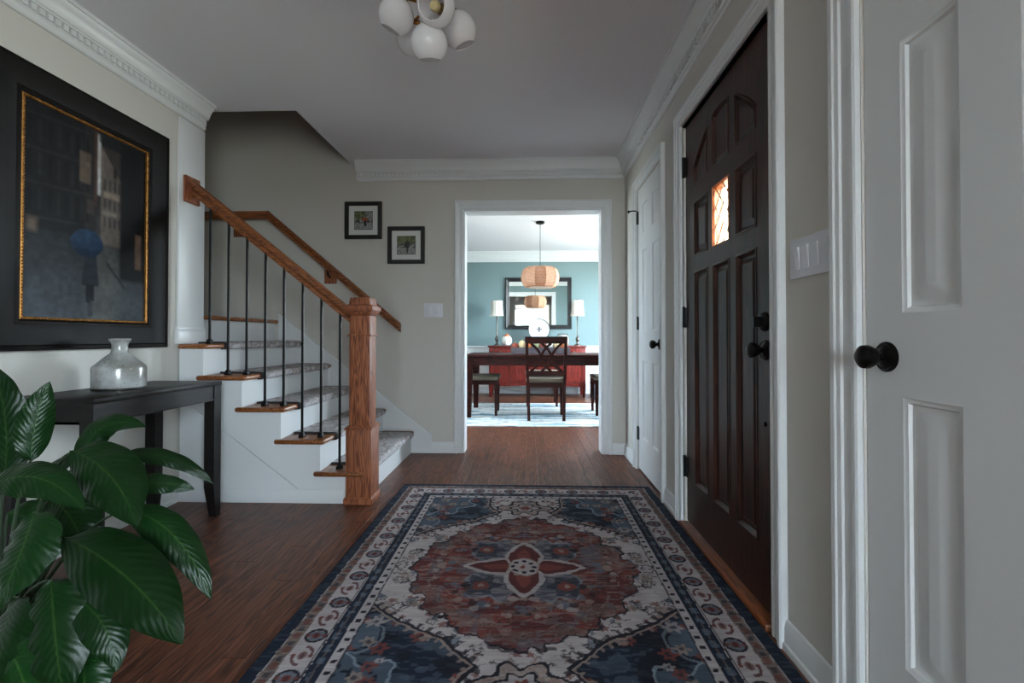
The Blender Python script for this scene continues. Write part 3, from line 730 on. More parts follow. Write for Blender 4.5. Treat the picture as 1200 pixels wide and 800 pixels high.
sk = MB().prism([(-.80, .0), (-.80, .155), (-2.1, .155 + 1.3 * .768), (-2.1, .9), (-1.0, .0)], lambda u, v, t: (u, t, v), YS1 - .017, YS1 - .001)
sk.build('skirt_board', 'trim_white', stair)
# white pilaster trim where the left wall ends above the fifth tread
pl = MB(); pl.box(XL, XL + .014, 2.70, 2.92, .93, 2.26); pl.box(XL, XL + .024, 2.69, 2.925, .921, 1.0); pl.box(XL, XL + .02, 2.695, 2.922, 1.0, 1.02)
struct(pl.build('trim_14', 'trim_white', bevel=.003), 'white end trim of the left wall above the stairs', 'trim')

# carpet pads on the treads
ordn = ['lowest', 'second lowest', 'middle', 'second highest', 'highest']
for i in range(5):
    z = RISE * (i + 1); n_ = nos[i]
    e_ = thing('stair_carpet', 'grey patterned carpet pad on the %s stair tread' % ordn[i], 'stair carpet', (n_ - .12, 3.3, z), group='carpet pads on the stair treads')
    pr = [(n_ - RUN + .004 - .028, z), (n_ - RUN + .004 - .028, z + .011), (n_ - .012, z + .011)]
    for k_ in range(7):
        a_ = R(90 - 30 * k_); pr.append((n_ - .008 + math.cos(a_) * .024 * (1 if k_ < 7 else 1), z - .012 + math.sin(a_) * .023))
    pr2 = [(u, v) for u, v in pr[:3]] + [(n_ + .006, z + .008), (n_ + .014, z - .002), (n_ + .017, z - .014), (n_ + .015, z - .026), (n_ + .007, z - .034), (n_ - .02, z - .036), (n_ - .02, z - .029), (n_ + .001, z - .0285), (n_ + .001, z + .0005)]
    MB().prism(pr2, lambda u, v, t: (u, t, v), 2.875, 3.80).build('pile', 'stair_carpet', e_, smooth=True, angle=50)
    for ya, yb in ((2.858, 2.8745), (3.8005, 3.817)): MB().prism([(u, v + (.001 if v > z else 0)) for u, v in pr2], lambda u, v, t: (u, t, v), ya, yb).build('binding', 'carpet_binding', e_, smooth=True, angle=50)

# railing
rail = thing('stair_railing', 'oak handrail with black iron balusters and square newel post', 'railing', (-.98, 2.775, 0))
NXc, NYc = -.978, 2.775
nb = MB()
nb.box(NXc - .074, NXc + .074, NYc - .074, NYc + .074, 0, .425)
nb.frustum(NXc, NYc, 0, .03, .084, .084, .084, .084); nb.frustum(NXc, NYc, .03, .042, .084, .084, .074, .074)
nb.frustum(NXc, NYc, .425, .437, .081, .081, .081, .081); nb.frustum(NXc, NYc, .437, .452, .079, .079, .062, .062)
nb.box(NXc - .060, NXc + .060, NYc - .060, NYc + .060, .445, 1.09)
nb.frustum(NXc, NYc, .965, .978, .069, .069, .069, .069)
nb.frustum(NXc, NYc, 1.085, 1.115, .061, .061, .078, .078); nb.frustum(NXc, NYc, 1.115, 1.142, .082, .082, .082, .082); nb.frustum(NXc, NYc, 1.142, 1.152, .074, .074, .066, .066)
nb.frustum(NXc, NYc, 1.15, 1.192, .064, .064, .056, .056)
nb.build('newel_post', 'oak_post', rail, bevel=.0025)
zr = lambda X: 1.086 + .803 * (-1.052 - X)
RY = 2.79
def rail_profile(p0, p1, name, parent, m, sc=1.0):
    pr = [(-.026, -.034), (.026, -.034), (.026, -.018), (.020, -.010), (.031, .004), (.031, .018), (.022, .030), (.008, .035), (-.008, .035), (-.022, .030), (-.031, .018), (-.031, .004), (-.020, -.010), (-.026, -.018)]
    mb = MB(); n = len(pr); vs = []
    for p in (p0, p1):
        p = Vector(p); vs += [p + Vector((0, u * sc, v * sc * 1.25)) for u, v in pr]
    mb.add(vs, [(i, (i + 1) % n, n + (i + 1) % n, n + i) for i in range(n)] + [tuple(range(n - 1, -1, -1)), tuple(range(n, 2 * n))])
    return mb.build(name, m, parent, smooth=True, angle=30)
rail_profile((XL + .028, RY, zr(XL + .028)), (-1.036, RY, zr(-1.036)), 'handrail', rail, 'oak_rail')
MB().box(XL + .0145, XL + .034, RY - .06, RY + .06, 1.768, 1.925).build('rosette_block', 'oak_post', rail, bevel=.003)
for k_ in range(8):
    X = -1.114 - .1129 * k_
    step = [0, 1, 1, 2, 2, 3, 3, 4][k_]; z = RISE * (step + 1)
    bo = MB().tube([(X, RY - .02, z + .001), (X, RY - .02, zr(X) - .034)], .0075, 10).build('baluster', 'black_iron', rail, smooth=True)
    MB().frustum(X, RY - .02, z, z + .016, .016, .016, .015, .015).frustum(X, RY - .02, z + .016, z + .03, .013, .013, .009, .009).build('shoe', 'black_iron', bo, bevel=.002)

# wall handrail
wh = thing('wall_handrail', 'oak handrail fixed to the back wall above the stairs', 'handrail', (-1.6, 3.86, 1.0))
HY = 3.86
zt = 1.975
mb = MB()
mb.beam((-3.09, HY, zt), (-2.15, HY, zt), .022, .033); mb.build('level_rail', 'oak_rail', wh, bevel=.008)
rail_profile((-2.165, HY, zt + .002), (-1.05, HY, 1.040), 'sloping_rail', wh, 'oak_rail', .85)
for X, z in ((-1.66, 1.46), (-2.44, 1.86)):
    o = MB().box(X - .05, X + .05, YB - .018, YB - .0005, z - .05, z + .07).build('bracket_block', 'oak_post', wh, bevel=.002)
    MB().tube([(X, YB - .018, z + .0), (X, HY + .005, z + .02), (X, HY, z + .075)], .008, 8).build('bracket', 'bronze_black', o, smooth=True)

# ------------------------------------------------------------------ area rug (pattern as colour on a fine pile grid)
def vnoise(h, w_, cells_y, cells_x, seed):
    g = np.random.default_rng(seed).random((cells_y + 2, cells_x + 2))
    y = np.linspace(0, cells_y, h); x = np.linspace(0, cells_x, w_)
    yi = np.minimum(y.astype(int), cells_y); xi = np.minimum(x.astype(int), cells_x); fy = (y - yi)[:, None]; fx = (x - xi)[None, :]
    fy = fy * fy * (3 - 2 * fy); fx = fx * fx * (3 - 2 * fx)
    g00 = g[yi][:, xi]; g01 = g[yi][:, xi + 1]; g10 = g[yi + 1][:, xi]; g11 = g[yi + 1][:, xi + 1]
    return (g00 * (1 - fx) + g01 * fx) * (1 - fy) + (g10 * (1 - fx) + g11 * fx) * fy
def grid_print(name, P00, P10, P01, nu, nv, cols, m, parent=None, thick=None):
    """grid mesh from corner P00 along u (P10) and v (P01) with a colour attribute; cols (nv,nu,3) linear"""
    u = np.linspace(0, 1, nu)[None, :, None]; v = np.linspace(0, 1, nv)[:, None, None]
    P00, P10, P01 = map(np.array, (P00, P10, P01))
    off = np.array(parent_loc(parent)) if parent is not None else 0
    co = (P00 + (P10 - P00) * u + (P01 - P00) * v - off).reshape(-1, 3)
    idx = np.arange(nu * nv).reshape(nv, nu)
    q = np.stack([idx[:-1, :-1], idx[:-1, 1:], idx[1:, 1:], idx[1:, :-1]], -1).reshape(-1, 4)
    colr = cols.reshape(-1, 3)
    if thick is not None:
        n = np.cross(P10 - P00, P01 - P00); n = n / np.linalg.norm(n)
        bd = np.concatenate([idx[0, :], idx[1:, -1], idx[-1, -2::-1], idx[-2:0:-1, 0]])
        lo = co[bd] - n * thick; s0 = len(co); k_ = np.arange(len(bd)); k2 = (k_ + 1) % len(bd)
        q = np.concatenate([q, np.stack([bd[k_], s0 + k_, s0 + k2, bd[k2]], -1)])
        co = np.concatenate([co, lo]); colr = np.concatenate([colr, colr[bd]])
    me = bpy.data.meshes.new(name); nf = len(q)
    me.vertices.add(len(co)); me.vertices.foreach_set('co', co.astype(np.float32).ravel())
    me.loops.add(nf * 4); me.loops.foreach_set('vertex_index', q.astype(np.int32).ravel())
    me.polygons.add(nf); me.polygons.foreach_set('loop_start', (np.arange(nf) * 4).astype(np.int32))
    me.update(calc_edges=True); me.validate()
    at = me.color_attributes.new('col', 'FLOAT_COLOR', 'POINT')
    at.data.foreach_set('color', np.concatenate([colr, np.ones((len(colr), 1))], 1).astype(np.float32).ravel())
    me.materials.append(M[m])
    ob = bpy.data.objects.new(name, me); C.objects.link(ob)
    if parent is not None: ob.parent = parent
    return ob

def rug_colors(nu, nv, W, L):
    a = np.linspace(-W / 2, W / 2, nu)[None, :] + np.zeros((nv, 1)); b = np.linspace(-L / 2, L / 2, nv)[:, None] + np.zeros((1, nu))
    wob = (vnoise(nv, nu, 90, 65, 1) - .5) * .012; wob2 = (vnoise(nv, nu, 90, 65, 2) - .5) * .012
    A, B = a + wob, b + wob2
    IV = lin((172, 164, 166)); NV = lin((30, 37, 52)); RU = lin((114, 60, 54)); RD = lin((84, 42, 44)); BL = lin((84, 98, 114)); DK = lin((32, 32, 42)); TN = lin((138, 122, 116)); LB = lin((118, 130, 142))
    col = np.zeros((nv, nu, 3)) + IV
    def put(mask, c, al=1.0):
        mk = (np.clip(mask, 0, 1) * al)[..., None] if mask.dtype != bool else (mask * al)[..., None]
        col[:] = col * (1 - mk) + np.asarray(c) * mk
    n1 = vnoise(nv, nu, 60, 22, 3); n2 = vnoise(nv, nu, 260, 60, 4); n3 = vnoise(nv, nu, 30, 30, 5); n4 = vnoise(nv, nu, 110, 80, 6)
    absA, absB = np.abs(A), np.abs(B)
    edge = np.minimum(W / 2 - np.abs(a), L / 2 - np.abs(b))           # distance from the rug edge
    BT = .25                                                            # border width
    fieldm = edge > BT
    # --- small motifs over the ivory field
    def scatter(cnt, seed, c, smin, smax, ring=False, asp=1.0):
        g = np.random.default_rng(seed)
        for _ in range(cnt):
            ca, cb = g.uniform(0, W / 2 - BT), g.uniform(0, L / 2 - BT); r = g.uniform(smin, smax)
            d = np.hypot((absA - ca) / asp, absB - cb)
            th = np.arctan2(absB - cb, absA - ca); rr = r * (1 + .28 * np.cos(5 * th + ca * 50))
            if ring: put((np.abs(d - rr) < r * .22) & fieldm, c, .8)
            else: put((d < rr) & fieldm, c, .8)
    scatter(80, 11, DK, .005, .010); scatter(60, 12, RU, .009, .017); scatter(40, 13, BL, .010, .019); scatter(40, 14, DK, .012, .022, True); scatter(26, 15, TN, .014, .022); scatter(60, 17, DK, .003, .006, asp=3.0); scatter(30, 18, TN * .6, .012, .02, True)
    # thin branch lines
    put((np.abs(np.sin(A * 34 + 2.2 * np.sin(B * 27)) * np.sin(B * 31 + 1.7 * np.sin(A * 23))) < .028) & fieldm & (n4 > .52), DK, .55)
    # --- corner spandrels
    pts = [(.56, .27), (.42, .385), (.25, .478), (.135, .60), (.20, .70), (.20, .86)]
    bnd_a = np.array([p[0] for p in pts]); 
    def sd_seg(px, py, x0, y0, x1, y1):
        t = np.clip(((px - x0) * (x1 - x0) + (py - y0) * (y1 - y0)) / ((x1 - x0) ** 2 + (y1 - y0) ** 2), 0, 1)
        return np.hypot(px - x0 - t * (x1 - x0), py - y0 - t * (y1 - y0)), t
    dist = np.full(A.shape, 9.0); along = np.zeros(A.shape); acc = 0
    for p, q in zip(pts[:-1], pts[1:]):
        d, t = sd_seg(absA, absB, *p, *q); m_ = d < dist; dist = np.where(m_, d, dist)
        ln = math.hypot(q[0] - p[0], q[1] - p[1]); along = np.where(m_, acc + t * ln, along); acc += ln
    inside = np.zeros(A.shape, bool); poly = pts + [(.9, .86), (.9, .27)]
    for (x0, y0), (x1, y1) in zip(poly, poly[1:] + poly[:1]):
        c_ = ((y0 > absB) != (y1 > absB)) & (absA < (x1 - x0) * (absB - y0) / (y1 - y0 + 1e-12) + x0); inside ^= c_
    sp_m = inside & fieldm
    put(sp_m, NV); put(sp_m & (n1 > .64), BL * .7, .55); put(sp_m & (n2 > .64), BL, .3); put(sp_m & (n1 < .3), DK * .7, .7); put(sp_m & (absB > .66) & (absA > .38) & (n3 > .45), TN * .55, .5)
    cd_ = np.hypot(absA - .50, absB - .78); th = np.arctan2(absB - .78, absA - .5)
    cloud = cd_ < .20 * (1 + .14 * np.cos(9 * th)); put(sp_m & cloud & (n4 > .3), BL * .72, .9); put(sp_m & (np.abs(cd_ - .20 * (1 + .14 * np.cos(9 * th))) < .006), LB)
    cd2 = np.hypot(absA - .53, absB - .47); c2 = cd2 < .085 * (1 + .2 * np.cos(6 * th)); put(sp_m & c2, BL * .8); put(sp_m & (np.abs(cd2 - .085) < .005), LB, .6)
    g = np.random.default_rng(21)
    for _ in range(26):
        ca, cb = g.uniform(.15, .56), g.uniform(.38, .84); r = g.uniform(.014, .030); d = np.hypot(absA - ca, (absB - cb) * 1.1)
        t_ = np.arctan2(absB - cb, absA - ca); rr = r * (1 + .25 * np.cos(6 * t_)); cc = [RU, TN, RU * 1.2, IV * .7][g.integers(4)]
        put((d < rr) & sp_m, cc, .85); put((d < rr * .4) & sp_m, NV, .8)
    put((dist < .0055) & fieldm, DK); put((np.abs(dist - .011) < .0035) & fieldm & inside, TN)
    hook = (np.mod(along, .042) < .016) & (dist < .026) & (~inside); put(hook & fieldm, DK, .85)
    hook2 = (np.mod(along + .02, .042) < .012) & (dist < .03) & inside & (dist > .014); put(hook2 & fieldm, TN, .7)
    # --- pendants at the two ends
    for cy, sc in ((.675, 1.0),):
        d = np.hypot(A / 1.5, absB - cy); th = np.arctan2(absB - cy, A)
        rr = .085 * sc * (1 + .22 * np.cos(6 * th)); put((d < rr) & fieldm, TN, .75); put((np.abs(d - rr) < .006) & fieldm, DK); put((d < rr * .55) & fieldm, IV * .8); put((np.abs(d - rr * .55) < .005) & fieldm, DK); put((d < rr * .25) & fieldm, RU)
    # --- central medallion
    th = np.arctan2(B, A * 1.13); r = np.hypot(A * 1.13, B)
    ctheta = np.abs(np.cos(th)); stheta = np.abs(np.sin(th))
    R0 = .50 / ((ctheta ** 1.75 + stheta ** 1.75) ** (1 / 1.75))
    tip = .035 * np.exp(-((np.abs(th) - np.pi / 2) / .06) ** 2)
    scal = .040 * np.abs(np.sin(th * 9 + np.pi / 2)) ** .7 + .010 * np.abs(np.sin(th * 27))
    Rm = R0 * .94 + scal + tip + (vnoise(nv, nu, 70, 50, 9) - .5) * .035
    md = (r < Rm) & fieldm
    put((r < Rm + .020) & (n4 > .55) & (r > Rm - .02), DK, .8); put(np.abs(r - Rm) < .009, DK); put(md, RU)
    put(md & (n1 > .58), TN * .62, .55); put(md & (np.abs(n4 - .5) < .035), DK, .55); put(md & (np.abs(n4 - .62) < .025), TN, .5); put(md & (vnoise(nv, nu, 40, 30, 10) > .72), BL * .7, .5); put(md & (n1 < .36), RD, .8); put(md & (n2 > .66), IV * .55, .4); put(md & (n3 < .3), DK, .25)
    put(md & (np.abs(r - Rm * .86) < .004) & (n4 > .4), TN, .5)
    # blue star region with diagonal patches
    R1 = .255 * (1 + .20 * np.cos(4 * th - np.pi)) + .02 * np.cos(16 * th); put((r < R1), BL * .75, .8); put((r < R1) & (n2 > .55), IV * .7, .35); put(np.abs(r - R1) < .005, LB, .8)
    for sa in (-1, 1):
        for sb in (-1, 1):
            d = np.hypot(A - sa * .165, B - sb * .15); put(d < .065 * (1 + .2 * np.cos(6 * np.arctan2(B - sb * .15, A - sa * .165))), NV, .7); put(d < .034, RU, .9); put(d < .014, TN, .8)
    g = np.random.default_rng(31)
    for _ in range(44):
        t_ = g.uniform(0, np.pi / 2); q = g.uniform(.5, .92); rr0 = .5 * q; ca, cb = rr0 * math.cos(t_) * .8, rr0 * math.sin(t_) * .8; s_ = g.uniform(.008, .02)
        put((np.hypot(absA - ca, absB - cb) < s_) & md & (r > R1), [DK, TN, BL, IV * .7][g.integers(4)], .7)
    # four petals and a dotted disc
    def petal(u, v, L0, Wd):
        q = u / L0; return (u > 0) & (q < 1) & (np.abs(v) < Wd * np.sin(np.clip(q, 0, 1) ** .8 * np.pi) ** .7 * (1 - .15 * q))
    for u, v, L0, Wd in ((A, B, .225, .058), (-A, B, .225, .058), (B, A, .205, .07), (-B, A, .205, .07)):
        o_ = petal(u + .008, v, L0 + .035, Wd + .018); put(o_, IV * .85)
        put(petal(u, v, L0, Wd), RD); put(petal(u - .05, v, L0 * .55, Wd * .45), RU * 1.25, .6)
    put(r < .072, IV * .9); put(np.abs(r - .072) < .004, TN)
    for k_ in range(8):
        ca, cb = .045 * math.cos(k_ * math.pi / 4), .045 * math.sin(k_ * math.pi / 4); put(np.hypot(A - ca, B - cb) < .011, DK)
    put(r < .012, RU)
    # --- borders
    bw = edge
    isx = (W / 2 - np.abs(a)) < (L / 2 - np.abs(b)); s_along = np.where(isx, b, a)
    e_ = edge + wob * .3
    put(e_ < BT, IV * .95)
    g1 = (e_ > .215) & (e_ < BT); put(g1 & (np.mod(s_along, .05) < .016) & (np.abs(e_ - .2325) < .008), DK); put(np.abs(e_ - BT) < .003, DK, .8)
    nb_ = (e_ > .170) & (e_ < .215); put(nb_, NV); put(nb_ & (np.abs(e_ - .1925) < .012) & (np.mod(s_along + .01, .06) < .032) & (n4 > .35), BL * .9, .85); put(np.abs(e_ - .1925) < .003, TN, .3)
    put(np.abs(e_ - .168) < .003, IV)
    mb_ = (e_ > .088) & (e_ < .165)
    ph = np.mod(s_along, .19) - .095; d = np.hypot(ph, e_ - .127); tt = np.arctan2(e_ - .127, ph)
    put(mb_ & (d < .030 * (1 + .18 * np.cos(8 * tt))), BL * .8, .85); put(mb_ & (np.abs(d - .031) < .0045), DK); put(mb_ & (d < .014), RU)
    ph2 = np.mod(s_along + .095, .19) - .095; d2 = np.hypot(ph2 / 1.5, e_ - .127); put(mb_ & (np.abs(d2 - .026) < .004) & (ph2 * (e_ - .127) > -.0002), RD, .9); put(mb_ & (d2 < .013), RU, .75)
    ph3 = np.mod(s_along + .047, .095) - .0475; put(mb_ & (np.hypot(ph3, np.abs(e_ - .127) - .026) < .008), RU * .9, .8); put(mb_ & (np.hypot(ph3 * .5, e_ - .127) < .007), DK, .6)
    og = (e_ > .045) & (e_ < .084); put(og, TN * .75); put(og & (n2 > .5), DK, .35); put(og & (np.mod(s_along, .07) < .03) & (np.abs(e_ - .065) < .011), RU * .8, .7); put(og & (np.mod(s_along + .035, .07) < .02) & (np.abs(e_ - .065) < .009), NV, .7)
    put(np.abs(e_ - .086) < .0035, IV, .9); put(np.abs(e_ - .1655) < .0025, DK, .9)
    put(e_ < .042, NV); put((e_ < .042) & (n2 > .6), BL * .6, .4)
    # wear: streaks across the width
    st_ = vnoise(nv, nu, 520, 26, 8); col[:] = col * (.80 + .40 * st_[..., None]) * (.9 + .2 * n3[..., None])
    return col
RW, RL, RCX, RCY = 1.57, 2.17, -.018, 1.975
nu, nv = 420, 580
rc = rug_colors(nu, nv, RW, RL)
rug = grid_print('area_rug', (RCX - RW / 2, RCY - RL / 2, .009), (RCX + RW / 2, RCY - RL / 2, .009), (RCX - RW / 2, RCY + RL / 2, .009), nu, nv, rc, 'rug_pile', thick=.0085)
tag(rug, 'large distressed oriental rug with rust medallion and navy border in the hall', 'rug')

# dining rug: white with teal abstract streaks
def drug(nu, nv):
    n1 = vnoise(nv, nu, 22, 5, 51); n2 = vnoise(nv, nu, 60, 14, 52); n3 = vnoise(nv, nu, 120, 40, 53); n4 = vnoise(nv, nu, 8, 6, 54)
    col = np.zeros((nv, nu, 3)) + lin((226, 228, 226))
    def put(m, c, a): col[:] = col * (1 - (m * a)[..., None]) + lin(c) * (m * a)[..., None]
    q = .5 * n1 + .3 * n2 + .2 * n4
    put(np.clip((q - .46) * 9, 0, 1), (128, 170, 186), .9); put(np.clip((q - .58) * 10, 0, 1), (70, 116, 142), .9); put(np.clip((n2 * .6 + n3 * .4 - .62) * 10, 0, 1), (206, 196, 184), .8); put(np.clip((n3 - .72) * 8, 0, 1), (64, 100, 124), .7)
    return col
dr = grid_print('dining_rug', (-1.45, 5.10, .009), (1.75, 5.10, .009), (-1.45, 6.85, .009), 300, 170, drug(300, 170), 'rug_pile', thick=.0085)
tag(dr, 'white and teal abstract rug under the dining table', 'rug')

# ------------------------------------------------------------------ console table, vase, painting
TX0, TX1, TY0, TY1, TZ = XL + .008, -1.668, 1.765, 2.53, .722
ct = thing('console_table', 'narrow espresso wood console table against the left wall', 'table', ((TX0 + TX1) / 2, (TY0 + TY1) / 2, 0))
MB().box(TX0, TX1, TY0, TY1, TZ - .022, TZ).build('tabletop', 'espresso', ct, bevel=.003)
ap = .078
for nm, bx in (('front_apron', (TX1 - .022, TX1 - .008, TY0 + .055, TY1 - .055)), ('back_apron', (TX0 + .008, TX0 + .022, TY0 + .055, TY1 - .055)), ('end_apron', (TX0 + .055, TX1 - .055, TY0 + .008, TY0 + .022)), ('end_apron', (TX0 + .055, TX1 - .055, TY1 - .022, TY1 - .008))):
    q = MB().box(*bx, TZ - .022 - ap, TZ - .022); q.box(bx[0] - .003, bx[1] + .003, bx[2], bx[3], TZ - .022 - ap, TZ - .012 - ap); q.build(nm, 'espresso', ct)
for sx in (0, 1):
    for sy in (0, 1):
        x0 = TX0 + .003 if sx == 0 else TX1 - .058; y0 = TY0 + .003 if sy == 0 else TY1 - .058
        x1, y1 = x0 + .055, y0 + .055
        g = MB(); g.box(x0, x1, y0, y1, .16, TZ - .022)
        # tapered foot, inner sides cut back
        ix = (x0, x1 - .018) if sx == 0 else (x0 + .018, x1); iy = (y0, y1 - .018) if sy == 0 else (y0 + .018, y1)
        g.add([(ix[0], iy[0], 0), (ix[1], iy[0], 0), (ix[1], iy[1], 0), (ix[0], iy[1], 0), (x0, y0, .16), (x1, y0, .16), (x1, y1, .16), (x0, y1, .16)], [(0, 3, 2, 1), (4, 5, 6, 7), (0, 1, 5, 4), (1, 2, 6, 5), (2, 3, 7, 6), (3, 0, 4, 7)])
        g.build('leg', 'espresso', ct)

vz = TZ + .001
vp = [(.0, 0), (.094, 0), (.101, .004), (.103, .012), (.104, .095), (.101, .104), (.094, .112), (.052, .150), (.036, .163), (.0315, .178), (.031, .200), (.034, .212), (.041, .221), (.044, .227), (.041, .231), (.036, .228), (.028, .215), (.026, .19), (.0, .18)]
vs_ = thing('vase', 'speckled pale grey ceramic bottle vase on the console table', 'vase', (-1.888, 2.128, vz))
MB().lathe([(r * .985, h) for r, h in vp], 48, (-1.888, 2.128, vz)).build('body', 'vase_glaze', vs_, smooth=True, angle=60)
MB().lathe([(.101, .0), (.1025, .0015), (.1025, .006), (.1005, .008)], 48, (-1.888, 2.128, vz + .0002), cap=False).build('foot_ring', 'shoe_dark', vs_, smooth=True)

def frame_profile(mb, fn, u0, u1, z0, z1, prof):
    """mitred picture frame; prof: (inset from the outer edge, projection)"""
    n = len(prof); vs = []; fs = []
    for i_, t in prof: vs += [fn(u0 + i_, t, z0 + i_), fn(u1 - i_, t, z0 + i_), fn(u1 - i_, t, z1 - i_), fn(u0 + i_, t, z1 - i_)]
    for k_ in range(n - 1):
        for i in range(4): fs.append((k_ * 4 + i, k_ * 4 + (i + 1) % 4, (k_ + 1) * 4 + (i + 1) % 4, (k_ + 1) * 4 + i))
    return mb.add(vs, fs)
pa = thing('street_painting', 'large dark framed picture of a walker under a blue umbrella', 'picture', (XL, 2.15, 1.49))
fl_ = lambda u, t, z: (XL + t, u, z)
U0, U1, V0, V1 = 1.703, 2.597, .905, 2.083
fw = .128
frame_profile(MB(), fl_, U0, U1, V0, V1, [(0, .001), (0, .030), (.006, .038), (.018, .041), (.024, .037), (.05, .034), (.085, .028), (.105, .022), (.114, .024), (.120, .024), (fw, .018), (fw + .012, .004)]).build('frame', 'frame_espresso', pa, smooth=True, angle=25)
gb = MB(); frame_profile(gb, fl_, U0 + .1285, U1 - .1285, V0 + .1285, V1 - .1285, [(0, .012), (0, .019), (.003, .0225), (.008, .0225), (.011, .019), (.011, .008)])
a0, a1, b0, b1 = U0 + .134, U1 - .134, V0 + .134, V1 - .134
def beadrow(p, q):
    p = Vector(p); q = Vector(q); L = (q - p).length; n = int(L / .0135)
    for i in range(n + 1):
        c = p + (q - p) * (i / n); r = .0058
        gb.add([c + Vector((r, 0, 0)), c + Vector((0, r, 0)), c + Vector((0, 0, r)), c + Vector((0, -r, 0)), c + Vector((0, 0, -r))], [(0, 1, 2), (0, 2, 3), (0, 3, 4), (0, 4, 1)])
zb = .0225
beadrow(fl_(a0, zb, b0), fl_(a1, zb, b0)); beadrow(fl_(a1, zb, b0), fl_(a1, zb, b1)); beadrow(fl_(a1, zb, b1), fl_(a0, zb, b1)); beadrow(fl_(a0, zb, b1), fl_(a0, zb, b0))
gb.build('gold_beading', 'gold_bead', pa)
def street(nu, nv):
    u = np.linspace(0, 1, nu)[None, :] + np.zeros((nv, 1)); v = np.linspace(0, 1, nv)[:, None] + np.zeros((1, nu))
    n1 = vnoise(nv, nu, 12, 10, 61); n2 = vnoise(nv, nu, 50, 30, 62); n3 = vnoise(nv, nu, 120, 80, 63)
    col = np.zeros((nv, nu, 3)) + lin((24, 25, 28))
    def put(m, c, a=1.0):
        m = m.astype(float) if m.dtype == bool else np.clip(m, 0, 1); col[:] = col * (1 - (m * a)[..., None]) + lin(c) * (m * a)[..., None]
    def rct(u0, u1, v0, v1, c, a=1.0, s=.012):
        m = np.clip((u - u0) / s + .5, 0, 1) * np.clip((u1 - u) / s + .5, 0, 1) * np.clip((v - v0) / s + .5, 0, 1) * np.clip((v1 - v) / s + .5, 0, 1); put(m, c, a)
    # misty street floor
    put(np.clip((.47 - v) / .30, 0, 1), (78, 84, 90), .9); put(np.clip((.25 - v) / .25, 0, 1) * (1 - u), (98, 106, 116), .6)
    put(np.exp(-((u - .62) / .12) ** 2) * np.clip((.75 - v) / .5, 0, 1), (108, 108, 104), .7)
    # left terrace of facades
    rct(0, .44, .42, 1.0, (28, 28, 31)); rct(.44, .54, .45, 1, (46, 42, 42), .9)
    for k_, uu in enumerate((.03, .10, .17, .235, .29, .335, .375, .41, .455, .49)):
        for vv in (.50, .66, .82):
            rct(uu, uu + .028 - .0015 * k_, vv, vv + .11, (14, 14, 17) if k_ % 2 == 0 else (42, 40, 42), .85)
    for vv in (.47, .63, .79, .95): put((np.abs(v - vv - .05 * (u - .2)) < .006) & (u < .54), (52, 48, 48), .6)
    rct(.40, .49, .70, .86, (126, 108, 92), .65); rct(.46, .52, .55, .62, (98, 86, 78), .5)
    rct(.03, .10, .40, .46, (140, 122, 106), .6, .03)
    rct(.52, .545, .60, 1.0, (88, 58, 50), .8); rct(.547, .575, .66, .985, (206, 204, 202), .95); rct(.547, .60, .80, .90, (180, 170, 160), .6)
    # houses closing the street
    rct(.575, .76, .40, .93, (118, 106, 98), .8); put(((v - .93) > -.9 * (u - .58)) & (u > .56) & (v > .7), (30, 30, 33), .75)
    for uu in (.60, .645, .69, .73):
        for vv in (.50, .60, .70): rct(uu, uu + .022, vv, vv + .055, (58, 54, 54), .8)
    rct(.60, .74, .66, .69, (168, 150, 132), .7); rct(.58, .72, .565, .585, (150, 138, 126), .6)
    # dark wall on the right
    rct(.75, 1.0, .22, 1.0, (15, 15, 18), .95, .03); rct(.90, .96, .30, .50, (128, 100, 82), .7)
    rct(.70, .705, .70, .85, (20, 20, 22), .9); rct(.685, .72, .78, .83, (30, 28, 28), .9)
    put((np.abs(v - .30 + (u - .64) * .75) < .010) & (u > .63) & (u < .80), (34, 36, 42), .8)
    put(np.clip((.16 - v) / .16, 0, 1) * np.clip((u - .75) / .2, 0, 1), (70, 80, 90), .6)
    # figure and umbrella with its soft reflection
    put((np.abs(u - .495) < .016 + .01 * n2) & (v > .015) & (v < .12), (38, 44, 52), .6)
    wl = np.interp(v, [.185, .26, .33], [.070, .058, .046]); put((np.abs(u - .495) < wl) & (v > .175) & (v < .335), (44, 50, 58))
    put((np.abs(u - .478) < .018) & (v > .085) & (v < .18), (34, 38, 46)); put((np.abs(u - .512) < .016) & (v > .095) & (v < .18), (30, 34, 42))
    ue = ((u - .468) / .135) ** 2 + ((v - .392 - .02 * (u - .468)) / .074) ** 2
    sc = 1 - .08 * np.abs(np.sin(np.arctan2(v - .392, u - .468) * 4)); put(ue < sc, (34, 58, 86))
    put((ue < sc) & (v > .39) & (u < .49), (42, 70, 100), .7); put((ue < sc) & (np.abs(np.sin(np.arctan2(v - .44, u - .47) * 4)) < .06), (20, 36, 58), .7)
    put((ue < sc) & (v < .36), (20, 38, 60), .6)
    for _ in range(2):                                            # painterly softness
        col[1:-1, 1:-1] = (col[1:-1, 1:-1] * 2 + col[:-2, 1:-1] + col[2:, 1:-1] + col[1:-1, :-2] + col[1:-1, 2:]) / 6
    col *= .58
    col *= (.8 + .4 * n2)[..., None] * (.85 + .3 * n1)[..., None] * (.92 + .16 * n3)[..., None]
    return col
cu0, cu1, cv0, cv1 = U0 + .139, U1 - .139, V0 + .139, V1 - .139
grid_print('canvas', (XL + .010, cu0, cv0), (XL + .010, cu1, cv0), (XL + .010, cu0, cv1), 190, 290, street(190, 290), 'canvas_print', pa)
MB().box(XL + .001, XL + .0095, cu0 - .01, cu1 + .01, cv0 - .01, cv1 + .01).build('backing', 'frame_black', pa)

